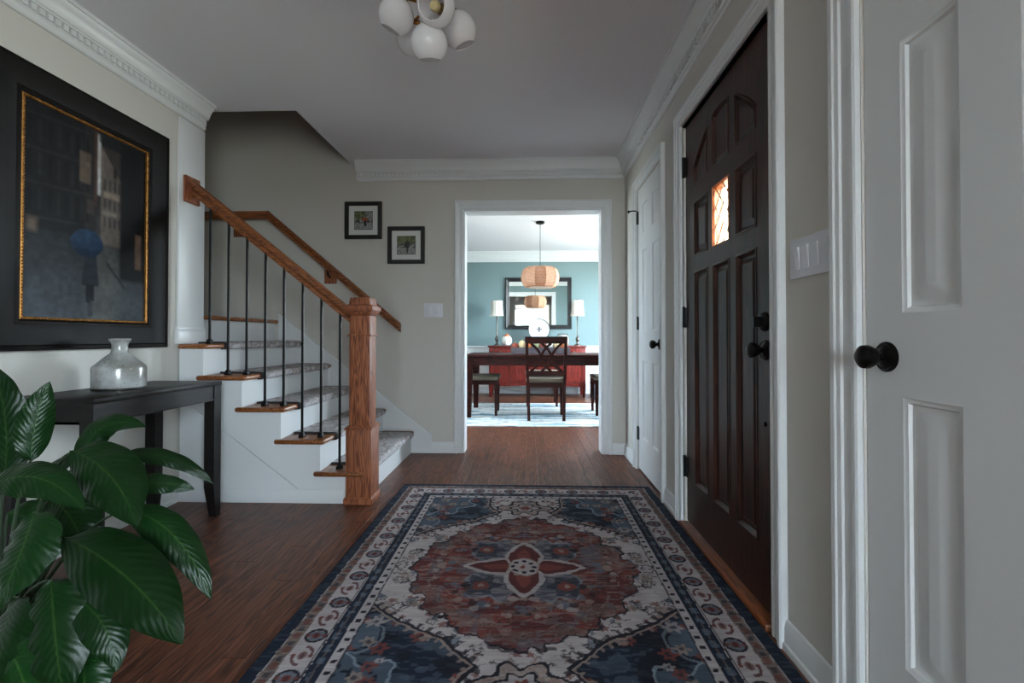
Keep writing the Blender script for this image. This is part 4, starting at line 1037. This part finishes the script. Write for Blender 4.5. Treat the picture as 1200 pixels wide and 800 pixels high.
# two small framed photographs on the back wall
def small_pic(label, x0, x1, z0, z1, red, seed):
    e_ = thing('framed_photo', label, 'picture', ((x0 + x1) / 2, YB, z0), group='small black frames on the back wall')
    fnb = lambda u, t, z: (u, YB - t, z)
    frame_profile(MB(), fnb, x0, x1, z0, z1, [(0, .001), (0, .022), (.004, .025), (.026, .025), (.033, .018), (.033, .006)]).build('frame', 'frame_black', e_, smooth=True, angle=25)
    MB().box(x0 + .030, x1 - .030, YB - .008, YB - .001, z0 + .030, z1 - .030).build('mat_board', 'mat_board', e_)
    nu = nv = 60; u = np.linspace(0, 1, nu)[None, :] + np.zeros((nv, 1)); v = np.linspace(0, 1, nv)[:, None] + np.zeros((1, nu))
    n1 = vnoise(nv, nu, 9, 9, seed); n2 = vnoise(nv, nu, 24, 24, seed + 1); col = np.zeros((nv, nu, 3)) + lin((150, 152, 150))
    def put(m, c, a=1.0): col[:] = col * (1 - (np.clip(m, 0, 1) * a)[..., None]) + lin(c) * (np.clip(m, 0, 1) * a)[..., None]
    put(np.clip((v - .5) * 6, 0, 1) * np.clip((.75 - u) * 4 if red else np.ones_like(u), 0, 1), (112, 118, 70), .9); put(((n1 > .55) & (v > .35)).astype(float), (70, 72, 52), .7); put(((n2 > .62)).astype(float), (60, 62, 60), .6)
    put((np.abs(v - .45) < .10).astype(float) * (n1 > .4), (70, 66, 60), .6)
    if red: put((((u - .58) / .22) ** 2 + ((v - .56) / .10) ** 2 < 1).astype(float), (156, 84, 64)); put(((np.abs(u - .6) < .07) & (v > .16) & (v < .5)).astype(float), (44, 46, 54))
    else: put((((u - .55) / .16) ** 2 + ((v - .52) / .2) ** 2 < 1).astype(float), (40, 44, 42), .9); put(((np.abs(u - .55) < .035) & (v > .05) & (v < .4)).astype(float), (44, 44, 44))
    m_ = (x0 + x1) / 2; zc = (z0 + z1) / 2; h = .074
    MB().box(m_ - h - .004, m_ + h + .004, YB - .0085, YB - .0079, zc - h - .004, zc + h + .004).build('mat_bevel', 'frame_black', e_)
    grid_print('print', (m_ - h, YB - .0090, zc - h), (m_ + h, YB - .0090, zc - h), (m_ - h, YB - .0090, zc + h), nu, nv, col, 'photo_print', e_)
small_pic('small black framed picture with a red umbrella, higher of two beside the stairs', -1.539, -1.226, 1.784, 2.097, True, 71)
small_pic('small black framed picture of a dark tree, lower of two beside the stairs', -1.175, -.864, 1.574, 1.885, False, 81)

# light switches
def switch(label, fn, u0, u1, z0, z1, n):
    e_ = thing('light_switch', label, 'switch', fn((u0 + u1) / 2, 0, z0))
    q = MB(); fbox(q, fn, u0, u1, z0, z1, .0005, .006); q.build('plate', 'plastic_white', e_, bevel=.002)
    W_ = (u1 - u0 - .03) / n; zm = (z0 + z1) / 2
    for i in range(n):
        c = u0 + .015 + W_ * (i + .5); r = MB()
        vs = [fn(c + a_ * .016, t, zm + b_ * .033) for t, tt in ((.006, 0), (.0085, 1)) for a_, b_ in ((-1, -1), (1, -1), (1, 1), (-1, 1))]
        vs[4] = fn(c - .015, .0065, zm - .032); vs[5] = fn(c + .015, .0065, zm - .032); vs[6] = fn(c + .015, .0125, zm + .032); vs[7] = fn(c - .015, .0125, zm + .032)
        r.add(vs, [(0, 3, 2, 1), (4, 5, 6, 7), (0, 1, 5, 4), (1, 2, 6, 5), (2, 3, 7, 6), (3, 0, 4, 7)]); r.build('rocker', 'plastic_white', e_, bevel=.0008)
    return e_
switch('white four gang rocker light switch beside the front door', lambda u, t, z: (XR - t, u, z), 1.253, 1.464, 1.134, 1.25, 4)
switch('white two gang light switch on the back wall by the stairs', lambda u, t, z: (u, YB - t, z), -.872, -.714, 1.126, 1.243, 2)

# ------------------------------------------------------------------ ceiling light
cx_, cy_ = -.395, 1.87
cl_ = thing('ceiling_light', 'brass cluster ceiling light with white opal globes', 'ceiling light', (cx_, cy_, ZC))
MB().lathe([(.065, -.0005), (.065, -.012), (.055, -.022), (.012, -.026), (.0, -.0265)], 28, (cx_, cy_, ZC)).build('canopy', 'brass', cl_, smooth=True)
HUB = Vector((cx_, cy_, 2.262))
MB().tube([(cx_, cy_, ZC - .02), tuple(HUB)], .008, 12).build('stem', 'brass', cl_, smooth=True)
MB().lathe([(0, -.03), (.02, -.026), (.028, -.01), (.028, .01), (.02, .026), (0, .03)], 20, tuple(HUB)).build('hub', 'brass', cl_, smooth=True)
globes = [((-.530, 1.87, 2.250), (-.45, .15, -.88)), ((-.340, 1.72, 2.178), (-.16, -.86, -.44)), ((-.381, 1.80, 2.092), (0, .30, -.95)), ((-.277, 1.88, 2.192), (.35, .25, -.9)), ((-.498, 2.02, 2.250), (-.3, .75, -.6))]
for gc, gd in globes:
    gc = Vector(gc); gd = Vector(gd).normalized(); r = .0705
    op = 34 if abs(gc.y - 1.72) > .001 else 46
    prof = []
    for i in range(19):
        an = R(op + (180 - op - 12) * i / 18); prof.append((r * math.sin(an), r * math.cos(an)))
    inner = [(q[0] * .93, q[1] * .96) for q in prof]
    arm = MB(); nk = gc - gd * (r + .005); arm.tube([tuple(HUB), tuple((HUB + nk) / 2 + Vector((0, 0, .012))), tuple(nk)], .0055, 8)
    ao = arm.build('arm', 'brass', cl_, smooth=True)
    g = MB().lathe(list(reversed(inner)) + prof, 32, tuple(gc), tuple(gd), cap=False); g.build('globe', 'opal_glass', cl_, smooth=True, angle=50)
    MB().lathe([(.020, -r - .006), (.022, -r + .006), (.017, -r + .02), (.017, -r + .05), (0, -r + .05)], 18, tuple(gc), tuple(gd)).build('socket', 'brass', ao, smooth=True)
    MB().lathe([(.010, -r + .05), (.018, -r + .066), (.020, -r + .08), (.014, -r + .094), (0, -r + .099)], 16, tuple(gc), tuple(gd)).build('bulb', 'bulb_cream', ao, smooth=True)

# ------------------------------------------------------------------ potted plant, lower left
LEAVES = [
  ((-1.373, 1.2, 0.591), (-1.354, 1.2, 0.736), (-1.431, 1.22, 0.885), 0.17, (0.3, -0.9, 0.2)),
  ((-1.247, 1.15, 0.65), (-1.244, 1.15, 0.756), (-1.222, 1.17, 0.847), 0.115, (0.75, -0.6, 0.1)),
  ((-1.181, 1.0, 0.63), (-1.089, 1.02, 0.694), (-0.961, 1.0, 0.584), 0.13, (0.1, -0.75, 0.65)),
  ((-1.192, 1.22, 0.621), (-1.175, 1.25, 0.768), (-1.051, 1.27, 0.714), 0.1, (0.4, -0.8, 0.4)),
  ((-1.088, 1.1, 0.688), (-0.947, 1.07, 0.657), (-0.863, 1.02, 0.543), 0.19, (0.35, -0.8, 0.45)),
  ((-1.107, 1.25, 0.639), (-0.98, 1.27, 0.663), (-0.88, 1.3, 0.55), 0.075, (0.2, -0.7, 0.7)),
  ((-1.044, 1.2, 0.581), (-0.964, 1.22, 0.585), (-0.898, 1.25, 0.551), 0.085, (0.1, -0.8, 0.6)),
  ((-1.052, 1.05, 0.503), (-0.828, 0.98, 0.467), (-0.706, 0.95, 0.335), 0.215, (0.35, -0.75, 0.55)),
  ((-0.995, 1.15, 0.533), (-0.839, 1.13, 0.509), (-0.762, 1.12, 0.331), 0.13, (0.55, -0.6, 0.5)),
  ((-0.981, 1.0, 0.396), (-0.87, 0.97, 0.37), (-0.851, 0.96, 0.268), 0.13, (0.5, -0.7, 0.4)),
  ((-1.043, 0.97, 0.59), (-1.017, 0.93, 0.537), (-1.044, 0.9, 0.425), 0.2, (-0.1, -0.85, 0.5)),
  ((-1.035, 1.0, 0.432), (-0.979, 0.95, 0.362), (-0.933, 0.93, 0.214), 0.2, (0.2, -0.9, 0.3)),
  ((-1.203, 1.16, 0.551), (-1.117, 1.14, 0.527), (-1.064, 1.12, 0.401), 0.17, (0.3, -0.85, 0.4)),
  ((-1.36, 1.2, 0.502), (-1.244, 1.2, 0.481), (-1.163, 1.2, 0.416), 0.16, (0.0, -0.9, 0.4)),
  ((-1.112, 1.0, 0.394), (-1.092, 0.95, 0.351), (-1.103, 0.93, 0.226), 0.2, (-0.3, -0.9, 0.3)),
  ((-1.212, 1.25, 0.428), (-1.116, 1.25, 0.395), (-1.071, 1.24, 0.286), 0.13, (0.3, -0.85, 0.4)),
  ((-1.638, 1.35, 0.644), (-1.782, 1.4, 0.763), (-1.933, 1.45, 0.865), 0.15, (0, -0.9, 0.4)),
  ((-1.25, 1.05, 0.461), (-1.288, 1.0, 0.502), (-1.315, 0.95, 0.435), 0.17, (-0.3, -0.7, 0.6)),
  ((-1.349, 1.3, 0.562), (-1.394, 1.38, 0.64), (-1.414, 1.5, 0.585), 0.12, (0, -0.6, 0.7)),
  ((-1.073, 0.95, 0.317), (-1.014, 0.93, 0.28), (-0.984, 0.92, 0.186), 0.2, (0, -0.9, 0.3)),
  ((-1.005, 1.05, 0.253), (-0.985, 1.02, 0.217), (-0.946, 1.0, 0.123), 0.16, (0.2, -0.9, 0.3)),
]
PX, PY = -1.30, 1.12
plant = thing('potted_plant', 'large dark green leafy houseplant in front of the console table', 'plant', (PX, PY, 0))
MB().lathe([(.0, 0), (.10, 0), (.105, .01), (.135, .26), (.140, .275), (.140, .30), (.130, .30), (.128, .25), (.0, .25)], 32, (PX, PY, 0)).build('pot', 'pot_dark', plant, smooth=True)
MB().lathe([(.126, .252), (.10, .262), (.04, .268), (0, .27)], 24, (PX, PY, 0), cap=False).build('soil', 'soil', plant, smooth=True)
def bez(p, q, r, t): return p * (1 - t) ** 2 + q * 2 * t * (1 - t) + r * t * t
def make_leaf(bp, mp, tp, W_, N):
    bp, mp, tp, N = map(Vector, (bp, mp, tp, N))
    mp = mp * 2 - (bp + tp) / 2 if False else mp
    ns, nvv = 26, 9
    vs, uvs = [], []
    for i in range(ns + 1):
        s_ = i / ns; c = bez(bp, mp, tp, s_); T_ = (bez(bp, mp, tp, min(1, s_ + .02)) - bez(bp, mp, tp, max(0, s_ - .02))).normalized()
        Bn = T_.cross(N).normalized(); Nn = Bn.cross(T_).normalized()
        f = (s_ ** .6) * ((1 - s_) ** .82) * 1.78
        f = max(f, .02) * (1 - .12 * s_)
        w_ = W_ / 2 * f
        for j in range(nvv):
            v = -1 + 2 * j / (nvv - 1)
            rp = .02 * W_ * math.sin(s_ * 26 + v * 2) * abs(v) + .03 * W_ * math.sin(s_ * 9 + (1.5 if v > 0 else 0)) * v * v
            h = .16 * abs(v) * w_ - .42 * v * v * w_ + rp
            vs.append(c + Bn * (v * w_) + Nn * h - off_); uvs.append((s_, j / (nvv - 1)))
    fs = []
    for i in range(ns):
        for j in range(nvv - 1): fs.append((i * nvv + j, i * nvv + j + 1, (i + 1) * nvv + j + 1, (i + 1) * nvv + j))
    me = bpy.data.meshes.new('leaf'); me.from_pydata([tuple(q) for q in vs], [], fs); me.shade_smooth()
    ul = me.uv_layers.new(name='UVMap')
    for lp in me.loops: ul.data[lp.index].uv = uvs[lp.vertex_index]
    me.materials.append(M['leaf'])
    ob = bpy.data.objects.new('leaf', me); C.objects.link(ob); ob.parent = plant
    # stalk from the soil to the blade
    root = Vector((PX + (bp.x - PX) * .18, PY + (bp.y - PY) * .18, .255)); d0 = (mp - bp).normalized()
    pts = []
    c1 = Vector((bp.x * .55 + root.x * .45, bp.y * .55 + root.y * .45, max(bp.z - .02, root.z + .05)))
    for i in range(9): pts.append(tuple(bez(root, c1, bp, i / 8)))
    MB().tube(pts, [.0055 - .0004 * i for i in range(9)], 8).build('stalk', 'stalk_green', ob, smooth=True)
    return ob
off_ = Vector((PX, PY, 0))
for lf_ in LEAVES: make_leaf(*lf_)

# ------------------------------------------------------------------ dining room furniture
# table
DTX0, DTX1, DTY0, DTY1, DTZ = -.762, 1.075, 5.555, 6.46, .752
dt = thing('dining_table', 'dark wooden rectangular dining table with tapered legs', 'table', (.155, 6.0, 0))
MB().box(DTX0, DTX1, DTY0, DTY1, DTZ - .025, DTZ).build('tabletop', 'dining_brown', dt, bevel=.004)
for nm, bx in (('apron', (DTX0 + .08, DTX1 - .08, DTY0 + .02, DTY0 + .04)), ('apron', (DTX0 + .08, DTX1 - .08, DTY1 - .04, DTY1 - .02)), ('apron', (DTX0 + .02, DTX0 + .04, DTY0 + .08, DTY1 - .08)), ('apron', (DTX1 - .04, DTX1 - .02, DTY0 + .08, DTY1 - .08))):
    MB().box(*bx, DTZ - .125, DTZ - .025).build(nm, 'dining_brown', dt)
for sx in (DTX0 + .055, DTX1 - .055):
    for sy in (DTY0 + .055, DTY1 - .055):
        g = MB(); g.frustum(sx, sy, .009, .60, .028, .028, .045, .045); g.box(sx - .045, sx + .045, sy - .045, sy + .045, .60, DTZ - .025); g.build('leg', 'dining_brown', dt)
# chair: built facing +y at the origin (back posts at y=0)
def make_chair():
    e_ = thing('dining_chair', 'x', 'chair')
    hw = .215
    def post(s_):
        mb = MB(); pts = [(s_ * .198, -.015, 0.0), (s_ * .205, .012, .40), (s_ * .213, .008, .50), (s_ * .222, -.03, .955)]
        for p, q in zip(pts[:-1], pts[1:]): mb.beam(p, q, .017, .019, (0, 1, 0))
        return mb
    for s_ in (-1, 1): post(s_).build('back_post', 'dining_brown', e_, local=True)
    for s_ in (-1, 1):
        g = MB(); g.frustum(s_ * .20, .41, 0, .40, .015, .015, .021, .021); g.build('leg', 'dining_brown', e_, local=True)
    q = MB(); q.box(-.20, .20, .0, .022, .375, .425); q.box(-.20, .20, .40, .425, .375, .425); q.box(-.222, -.20, .02, .42, .375, .425); q.box(.20, .222, .02, .42, .375, .425); q.build('seat_frame', 'dining_brown', e_, local=True)
    cu = MB().box(-.232, .232, .015, .445, .426, .478); o = cu.build('cushion', 'chair_fabric', e_, local=True, bevel=.022, seg=4)
    # top rail (slightly wider crest), lower rail
    t = MB()
    for i in range(6):
        xa, xb = -.222 + .074 * i, -.222 + .074 * (i + 1); ca, cb = .012 * (1 - (xa / .22) ** 2), .012 * (1 - (xb / .22) ** 2)
        t.add([(xa, -.042 - ca, .875), (xb, -.042 - cb, .875), (xb, -.018 - cb, .875), (xa, -.018 - ca, .875), (xa, -.048 - ca, .955), (xb, -.048 - cb, .955), (xb, -.022 - cb, .955), (xa, -.022 - ca, .955)], [(0, 3, 2, 1), (4, 5, 6, 7), (0, 1, 5, 4), (1, 2, 6, 5), (2, 3, 7, 6), (3, 0, 4, 7)])
    t.build('top_rail', 'dining_brown', e_, local=True)
    MB().box(-.20, .20, -.01, .012, .515, .565).build('lower_rail', 'dining_brown', e_, local=True)
    for a_, b_ in ((-.175, .055), (.055, -.175), (-.055, .175), (.175, -.055)):
        n = 8; mb = MB()
        for i in range(n):
            s0, s1 = i / n, (i + 1) / n
            f = lambda s: (a_ + (b_ - a_) * (s + .10 * math.sin(2 * math.pi * s)), -.034 + .030 * (1 - (1 - s)) * 1.0, .88 - .32 * s)
            mb.beam(f(s0), f(s1), .0145, .007, (0, 1, 0))
        mb.build('cross_slat', 'dining_brown', e_, local=True)
    return e_
ch0 = make_chair(); chairs = [((.205, 5.405, .0125), 0, 'dark cross back dining chair with its back to the hall doorway'), ((-.80, 5.93, .0125), -90, 'dark dining chair tucked in at the left end of the dining table'),
          ((1.24, 5.97, .0125), 90, 'dark dining chair tucked in at the right end of the dining table'), ((.19, 6.93, .0125), 180, 'dark dining chair on the buffet side of the dining table')]
for i, (loc, rz, lab) in enumerate(chairs):
    o = ch0 if i == 0 else copy_tree(ch0)
    o.location = loc; o.rotation_euler = (0, 0, R(rz)); tag(o, lab, 'chair', 'dining chairs around the table')

# buffet
BX0, BX1, BY0, BY1, BZ = -.652, .937, 7.60, 8.05, .822
bf = thing('buffet', 'red mahogany buffet cabinet against the teal wall', 'cabinet', ((BX0 + BX1) / 2, 7.8, 0))
MB().box(BX0, BX1, BY0 - .015, BY1, BZ - .025, BZ).build('top', 'buffet_red', bf, bevel=.004)
MB().box(BX0 + .02, BX1 - .02, BY0 + .012, BY1 - .01, .20, BZ - .025).build('body', 'buffet_red', bf)
q = MB().prism([(BX0 + .02, .22), (BX0 + .02, .155), (BX0 + .2, .175), ((BX0 + BX1) / 2, .19), (BX1 - .2, .175), (BX1 - .02, .155), (BX1 - .02, .22)], lambda u, v, t: (u, t, v), BY0 + .0, BY0 + .02); q.build('lower_rail', 'buffet_red', bf)
for sx in (BX0 + .045, BX1 - .045):
    for sy in (BY0 + .03, BY1 - .04): MB().frustum(sx, sy, 0, .20, .018, .018, .028, .028).build('leg', 'buffet_red', bf)
wds = [(BX0 + .03, -.27), (-.26, .135), (.145, .545), (.555, BX1 - .03)]
fnb = lambda u, t, z: (u, BY0 + .012 - t, z)
for i, (u0, u1) in enumerate(wds):
    d = panel_obj(rect(u0, u1, .235, .60), [(0, .016), (.002, .018), (.045, .018), (.05, .010), (.06, .010)] if False else [(0, 0), (0, -.012), (.045, -.012), (.05, -.004), (.07, -.004)], fnb, .002, 'buffet_red', bf); d.name = 'door'
    kx = u1 - .03 if i % 2 == 0 else u0 + .03
    MB().lathe([(.006, .0), (.006, .012), (.012, .018), (.010, .026), (0, .028)], 12, (kx, BY0 - .0, .52), (0, -1, 0)).build('knob', 'pewter', d, smooth=True)
for u0, u1 in ((BX0 + .03, -.27), (-.26, .545), (.555, BX1 - .03)):
    d = MB().box(u0, u1, BY0 - .002, BY0 + .012, .625, .785).build('drawer', 'buffet_red', bf, bevel=.003)
    cxs = [(u0 + u1) / 2] if u1 - u0 < .5 else [u0 + .15, u1 - .15]
    for c in cxs:
        ring = [(c + .022 * math.cos(t), BY0 - .010, .70 + .026 * math.sin(t)) for t in np.linspace(0, 2 * math.pi, 17)]
        MB().tube(ring, .0045, 8, cap=False).lathe([(.010, .0), (.008, .008), (0, .010)], 12, (c, BY0 - .002, .725), (0, -1, 0)).build('pull', 'pewter', d, smooth=True)

# mirror
mr_ = thing('wall_mirror', 'black framed rectangular mirror on the teal dining wall', 'mirror', (.17, DY1, 1.1))
fm = lambda u, t, z: (u, DY1 - t, z)
frame_profile(MB(), fm, -.394, .738, 1.10, 1.978, [(0, .001), (0, .028), (.008, .036), (.02, .036), (.045, .024), (.055, .026), (.066, .018), (.07, .010)]).build('frame', 'frame_black', mr_, smooth=True, angle=25)
MB().box(-.330, .674, DY1 - .010, DY1 - .004, 1.164, 1.914).build('mirror_glass', 'mirror_silver', mr_)

# lamps on the buffet
def lamp(x, label):
    e_ = thing('buffet_lamp', label, 'lamp', (x, 7.78, BZ), group='slim table lamps on the buffet')
    o = (x, 7.78, BZ + .0005)
    MB().lathe([(.058, 0), (.058, .012), (.045, .02), (.02, .035), (.014, .06), (.022, .075), (.032, .095), (.034, .11), (.024, .13), (.014, .145), (.019, .155), (.012, .17)], 20, o).build('base', 'pewter', e_, smooth=True)
    MB().lathe([(.010, .168), (.0085, .30), (.009, .42), (.014, .43), (.016, .445), (.010, .455), (.008, .50)], 14, o).build('stem', 'pewter', e_, smooth=True)
    sh = [(.118, .487), (.112, .50), (.104, .54), (.099, .60), (.097, .66), (.097, .735)]
    MB().lathe(sh + [(r - .003, h) for r, h in reversed(sh)], 12, o, cap=False).build('shade', 'linen_shade', e_, smooth=True, angle=20)
    MB().lathe([(.005, .72), (.005, .745), (.009, .752), (.006, .765), (0, .77)], 10, o).tube([(x - .096, 7.78, BZ + .728), (x + .096, 7.78, BZ + .728)], .002, 6).tube([(x, 7.78, BZ + .49), (x, 7.78, BZ + .73)], .003, 6).build('finial', 'pewter', e_, smooth=True)
lamp(-.517, 'pewter candlestick lamp with white shade left of the mirror'); lamp(.805, 'pewter candlestick lamp with white shade right of the mirror')

# plate with an emblem, on a small easel
py_ = 7.80; pc = (.18, 1.085); pr_ = .178
pt = thing('display_plate', 'round white plate with black fleur de lis standing on the buffet', 'plate', (pc[0], py_, BZ))
MB().lathe([(.0, .006), (.10, .006), (.115, .010), (.172, .022), (.178, .024), (.178, .019), (.172, .016), (.11, .003), (0, .0)], 48, (pc[0], py_ + .012, pc[1]), (0, -1, 0)).build('dish', 'porcelain', pt, smooth=True, angle=60)
MB().lathe([(.169, .0222), (.178, .0250), (.1795, .022)], 48, (pc[0], py_ + .011, pc[1]), (0, -1, 0), cap=False).build('rim_line', 'ink_black', pt, smooth=True)
MB().lathe([(.084, .0064), (.0865, .0064)], 48, (pc[0], py_ + .0115, pc[1]), (0, -1, 0), cap=False).build('ring_line', 'pewter', pt)
em = MB(); ye = py_ + .0055
def ep(poly): em.prism([(pc[0] + u, pc[1] + v) for u, v in poly], lambda u, v, t: (u, t, v), ye - .0015, ye + .0005)
ep([(0, .055), (.012, .035), (.013, .018), (.006, -.004), (-.006, -.004), (-.013, .018), (-.012, .035)])
for s_ in (-1, 1): ep([(s_ * .008, -.004), (s_ * .016, .010), (s_ * .028, .022), (s_ * .042, .018), (s_ * .046, .004), (s_ * .038, -.004), (s_ * .034, .004), (s_ * .024, .004), (s_ * .016, -.008)])
ep([(-.022, -.006), (.022, -.006), (.022, -.014), (-.022, -.014)])
ep([(-.006, -.014), (.006, -.014), (.010, -.030), (0, -.048), (-.010, -.030)])
for s_ in (-1, 1): ep([(s_ * .006, -.016), (s_ * .014, -.026), (s_ * .026, -.030), (s_ * .016, -.034), (s_ * .008, -.028)])
em.build('emblem', 'ink_black', pt)
es = MB(); 
for s_ in (-1, 1): es.tube([(pc[0] + s_ * .05, py_ - .045, BZ + .02), (pc[0] + s_ * .05, py_ - .04, BZ + .004), (pc[0] + s_ * .05, py_ + .03, BZ + .004), (pc[0] + s_ * .02, py_ + .03, BZ + .20)], .004, 6)
es.tube([(pc[0] - .05, py_ - .0, BZ + .004), (pc[0] + .05, py_ - .0, BZ + .004)], .004, 6); es.tube([(pc[0] - .05, py_ - .03, BZ + .062), (pc[0] + .05, py_ - .03, BZ + .062)], .003, 6)
es.build('easel', 'bronze_black', pt, smooth=True)

def pumpkin(label, loc, r, h, m, stem='gourd_rust', group=None, name='pumpkin', crown_m=None):
    e_ = thing(name, label, 'pumpkin', loc, group=group)
    pr = [(r * math.sin(a_) ** .8 * (1 if a_ < 2.9 else 1), h / 2 - h / 2 * math.cos(a_)) for a_ in np.linspace(.08, math.pi - .05, 13)]
    MB().lathe(pr, 32, loc, lobes=8, amp=.06).build('flesh', m, e_, smooth=True, angle=80)
    MB().tube([(loc[0], loc[1], loc[2] + h * .95), (loc[0] + r * .05, loc[1], loc[2] + h * 1.12), (loc[0] + r * .25, loc[1], loc[2] + h * 1.22)], [r * .16, r * .11, r * .13], 8).build('stem', stem, e_, smooth=True)
    if crown_m:
        MB().lathe([(r * .62, h * .90), (r * .60, h * .98), (r * .4, h * 1.06), (0, h * 1.10)], 20, loc, lobes=6, amp=.1, cap=False).build('lid', crown_m, e_, smooth=True)
    return e_
pumpkin('white pumpkin jar with an orange lid on the buffet', (-.355, 7.74, BZ + .0005), .083, .165, 'pumpkin_white', 'pumpkin_orange', crown_m='pumpkin_orange')
jr = thing('glass_jar', 'round glass jar with pale filling on the buffet', 'jar', (.565, 7.76, BZ))
MB().lathe([(0, .002), (.08, .002), (.098, .03), (.102, .10), (.092, .17), (.07, .20), (.068, .20), (.09, .168), (.099, .10), (.095, .03), (.08, .006), (0, .006)], 32, (.565, 7.76, BZ)).build('glass', 'jar_glass', jr, smooth=True)
MB().lathe([(0, .008), (.078, .008), (.093, .03), (.096, .10), (.086, .16), (.05, .175), (0, .178)], 28, (.565, 7.76, BZ)).build('filling', 'linen_shade', jr, smooth=True)

# grey box of autumn gourds on the dining table
GX0, GX1, GY0, GY1 = -.215, .525, 5.93, 6.10
gx = thing('wooden_trough', 'long grey wooden box of gourds along the dining table', 'box', (.155, 6.015, DTZ))
z0 = DTZ + .0005; z1 = DTZ + .080
MB().box(GX0, GX1, GY0, GY0 + .012, z0, z1).build('side', 'grey_wood', gx); MB().box(GX0, GX1, GY1 - .012, GY1, z0, z1).build('side', 'grey_wood', gx)
MB().box(GX0, GX0 + .012, GY0 + .012, GY1 - .012, z0, z1).build('end', 'grey_wood', gx); MB().box(GX1 - .012, GX1, GY0 + .012, GY1 - .012, z0, z1).build('end', 'grey_wood', gx)
MB().box(GX0 + .012, GX1 - .012, GY0 + .012, GY1 - .012, z0, z0 + .05).build('bottom', 'grey_wood', gx)
gd_ = [(-.165, .0425, 0.085, 'gourd_rust', 'rust brown gourd at the left end of the grey box'), (-.078, .0425, 0.115, 'gourd_cream', 'cream gourd beside the rust one in the grey box'), (.010, .0425, 0.13, 'pumpkin_orange', 'orange gourd left of the chair back in the grey box'),
       (.099, .0425, 0.1, 'gourd_green', 'greenish gourd behind the chair back in the grey box'), (.187, .0425, 0.09, 'gourd_rust', 'dark rust gourd behind the chair back in the grey box'), (.275, .0425, 0.1, 'pumpkin_white', 'small white gourd behind the chair back in the grey box'),
       (.364, .0425, 0.11, 'gourd_cream', 'pale cream gourd right of the chair back in the grey box'), (.455, .0425, 0.125, 'pumpkin_orange', 'orange gourd at the right end of the grey box')]
for X, r, h, m_, lab in gd_:
    g = pumpkin(lab, (X, 6.015, z0 + .0505), r, h, m_, 'gourd_green', 'gourds in the grey box', 'gourd')
# pendant
pd = thing('pendant_light', 'woven rattan drum pendant hanging over the dining table', 'pendant light', (.152, 6.0, ZC))
MB().lathe([(.055, -.0005), (.055, -.02), (.045, -.028), (0, -.03)], 24, (.152, 6.0, ZC)).build('canopy', 'bronze_black', pd, smooth=True)
MB().tube([(.152, 6.0, ZC - .025), (.152, 6.0, 1.80)], .0035, 8).build('cord', 'bronze_black', pd, smooth=True)
prof = [(.155, 1.586), (.19, 1.60), (.222, 1.64), (.237, 1.70), (.234, 1.755), (.215, 1.81), (.18, 1.842), (.06, 1.85), (.012, 1.852)]
sh_ = MB().lathe([(r, z) for r, z in prof] + [(r - .005, z) for r, z in reversed(prof)], 10, (.152, 6.0, 0), cap=False).build('shade', 'rattan', pd, smooth=True, angle=20)
for k_ in range(10):
    a_ = 2 * math.pi * k_ / 10
    MB().tube([(.152 + math.cos(a_) * (r + .002), 6.0 + math.sin(a_) * (r + .002), z) for r, z in prof[:8]], .004, 6).build('rib', 'rattan', sh_, smooth=True)
MB().lathe([(.0, 1.588), (.153, 1.588), (.153, 1.594), (0, 1.594)], 30, (.152, 6.0, 0)).build('diffuser', 'linen_shade', pd, smooth=True)
# dark crate on the floor beside the buffet
cr_ = thing('storage_crate', 'dark crate with papers on the floor right of the buffet', 'crate', (1.12, 7.5, 0))
q = MB(); q.box(.99, 1.25, 7.36, 7.37, .01, .33); q.box(.99, 1.25, 7.63, 7.64, .01, .33); q.box(.99, 1.0, 7.37, 7.63, .01, .33); q.box(1.24, 1.25, 7.37, 7.63, .01, .33); q.box(.99, 1.25, 7.36, 7.64, 0, .01); q.build('body', 'carton_dark', cr_)
MB().box(1.02, 1.22, 7.40, 7.60, .012, .30).build('papers', 'paper_blue', cr_)
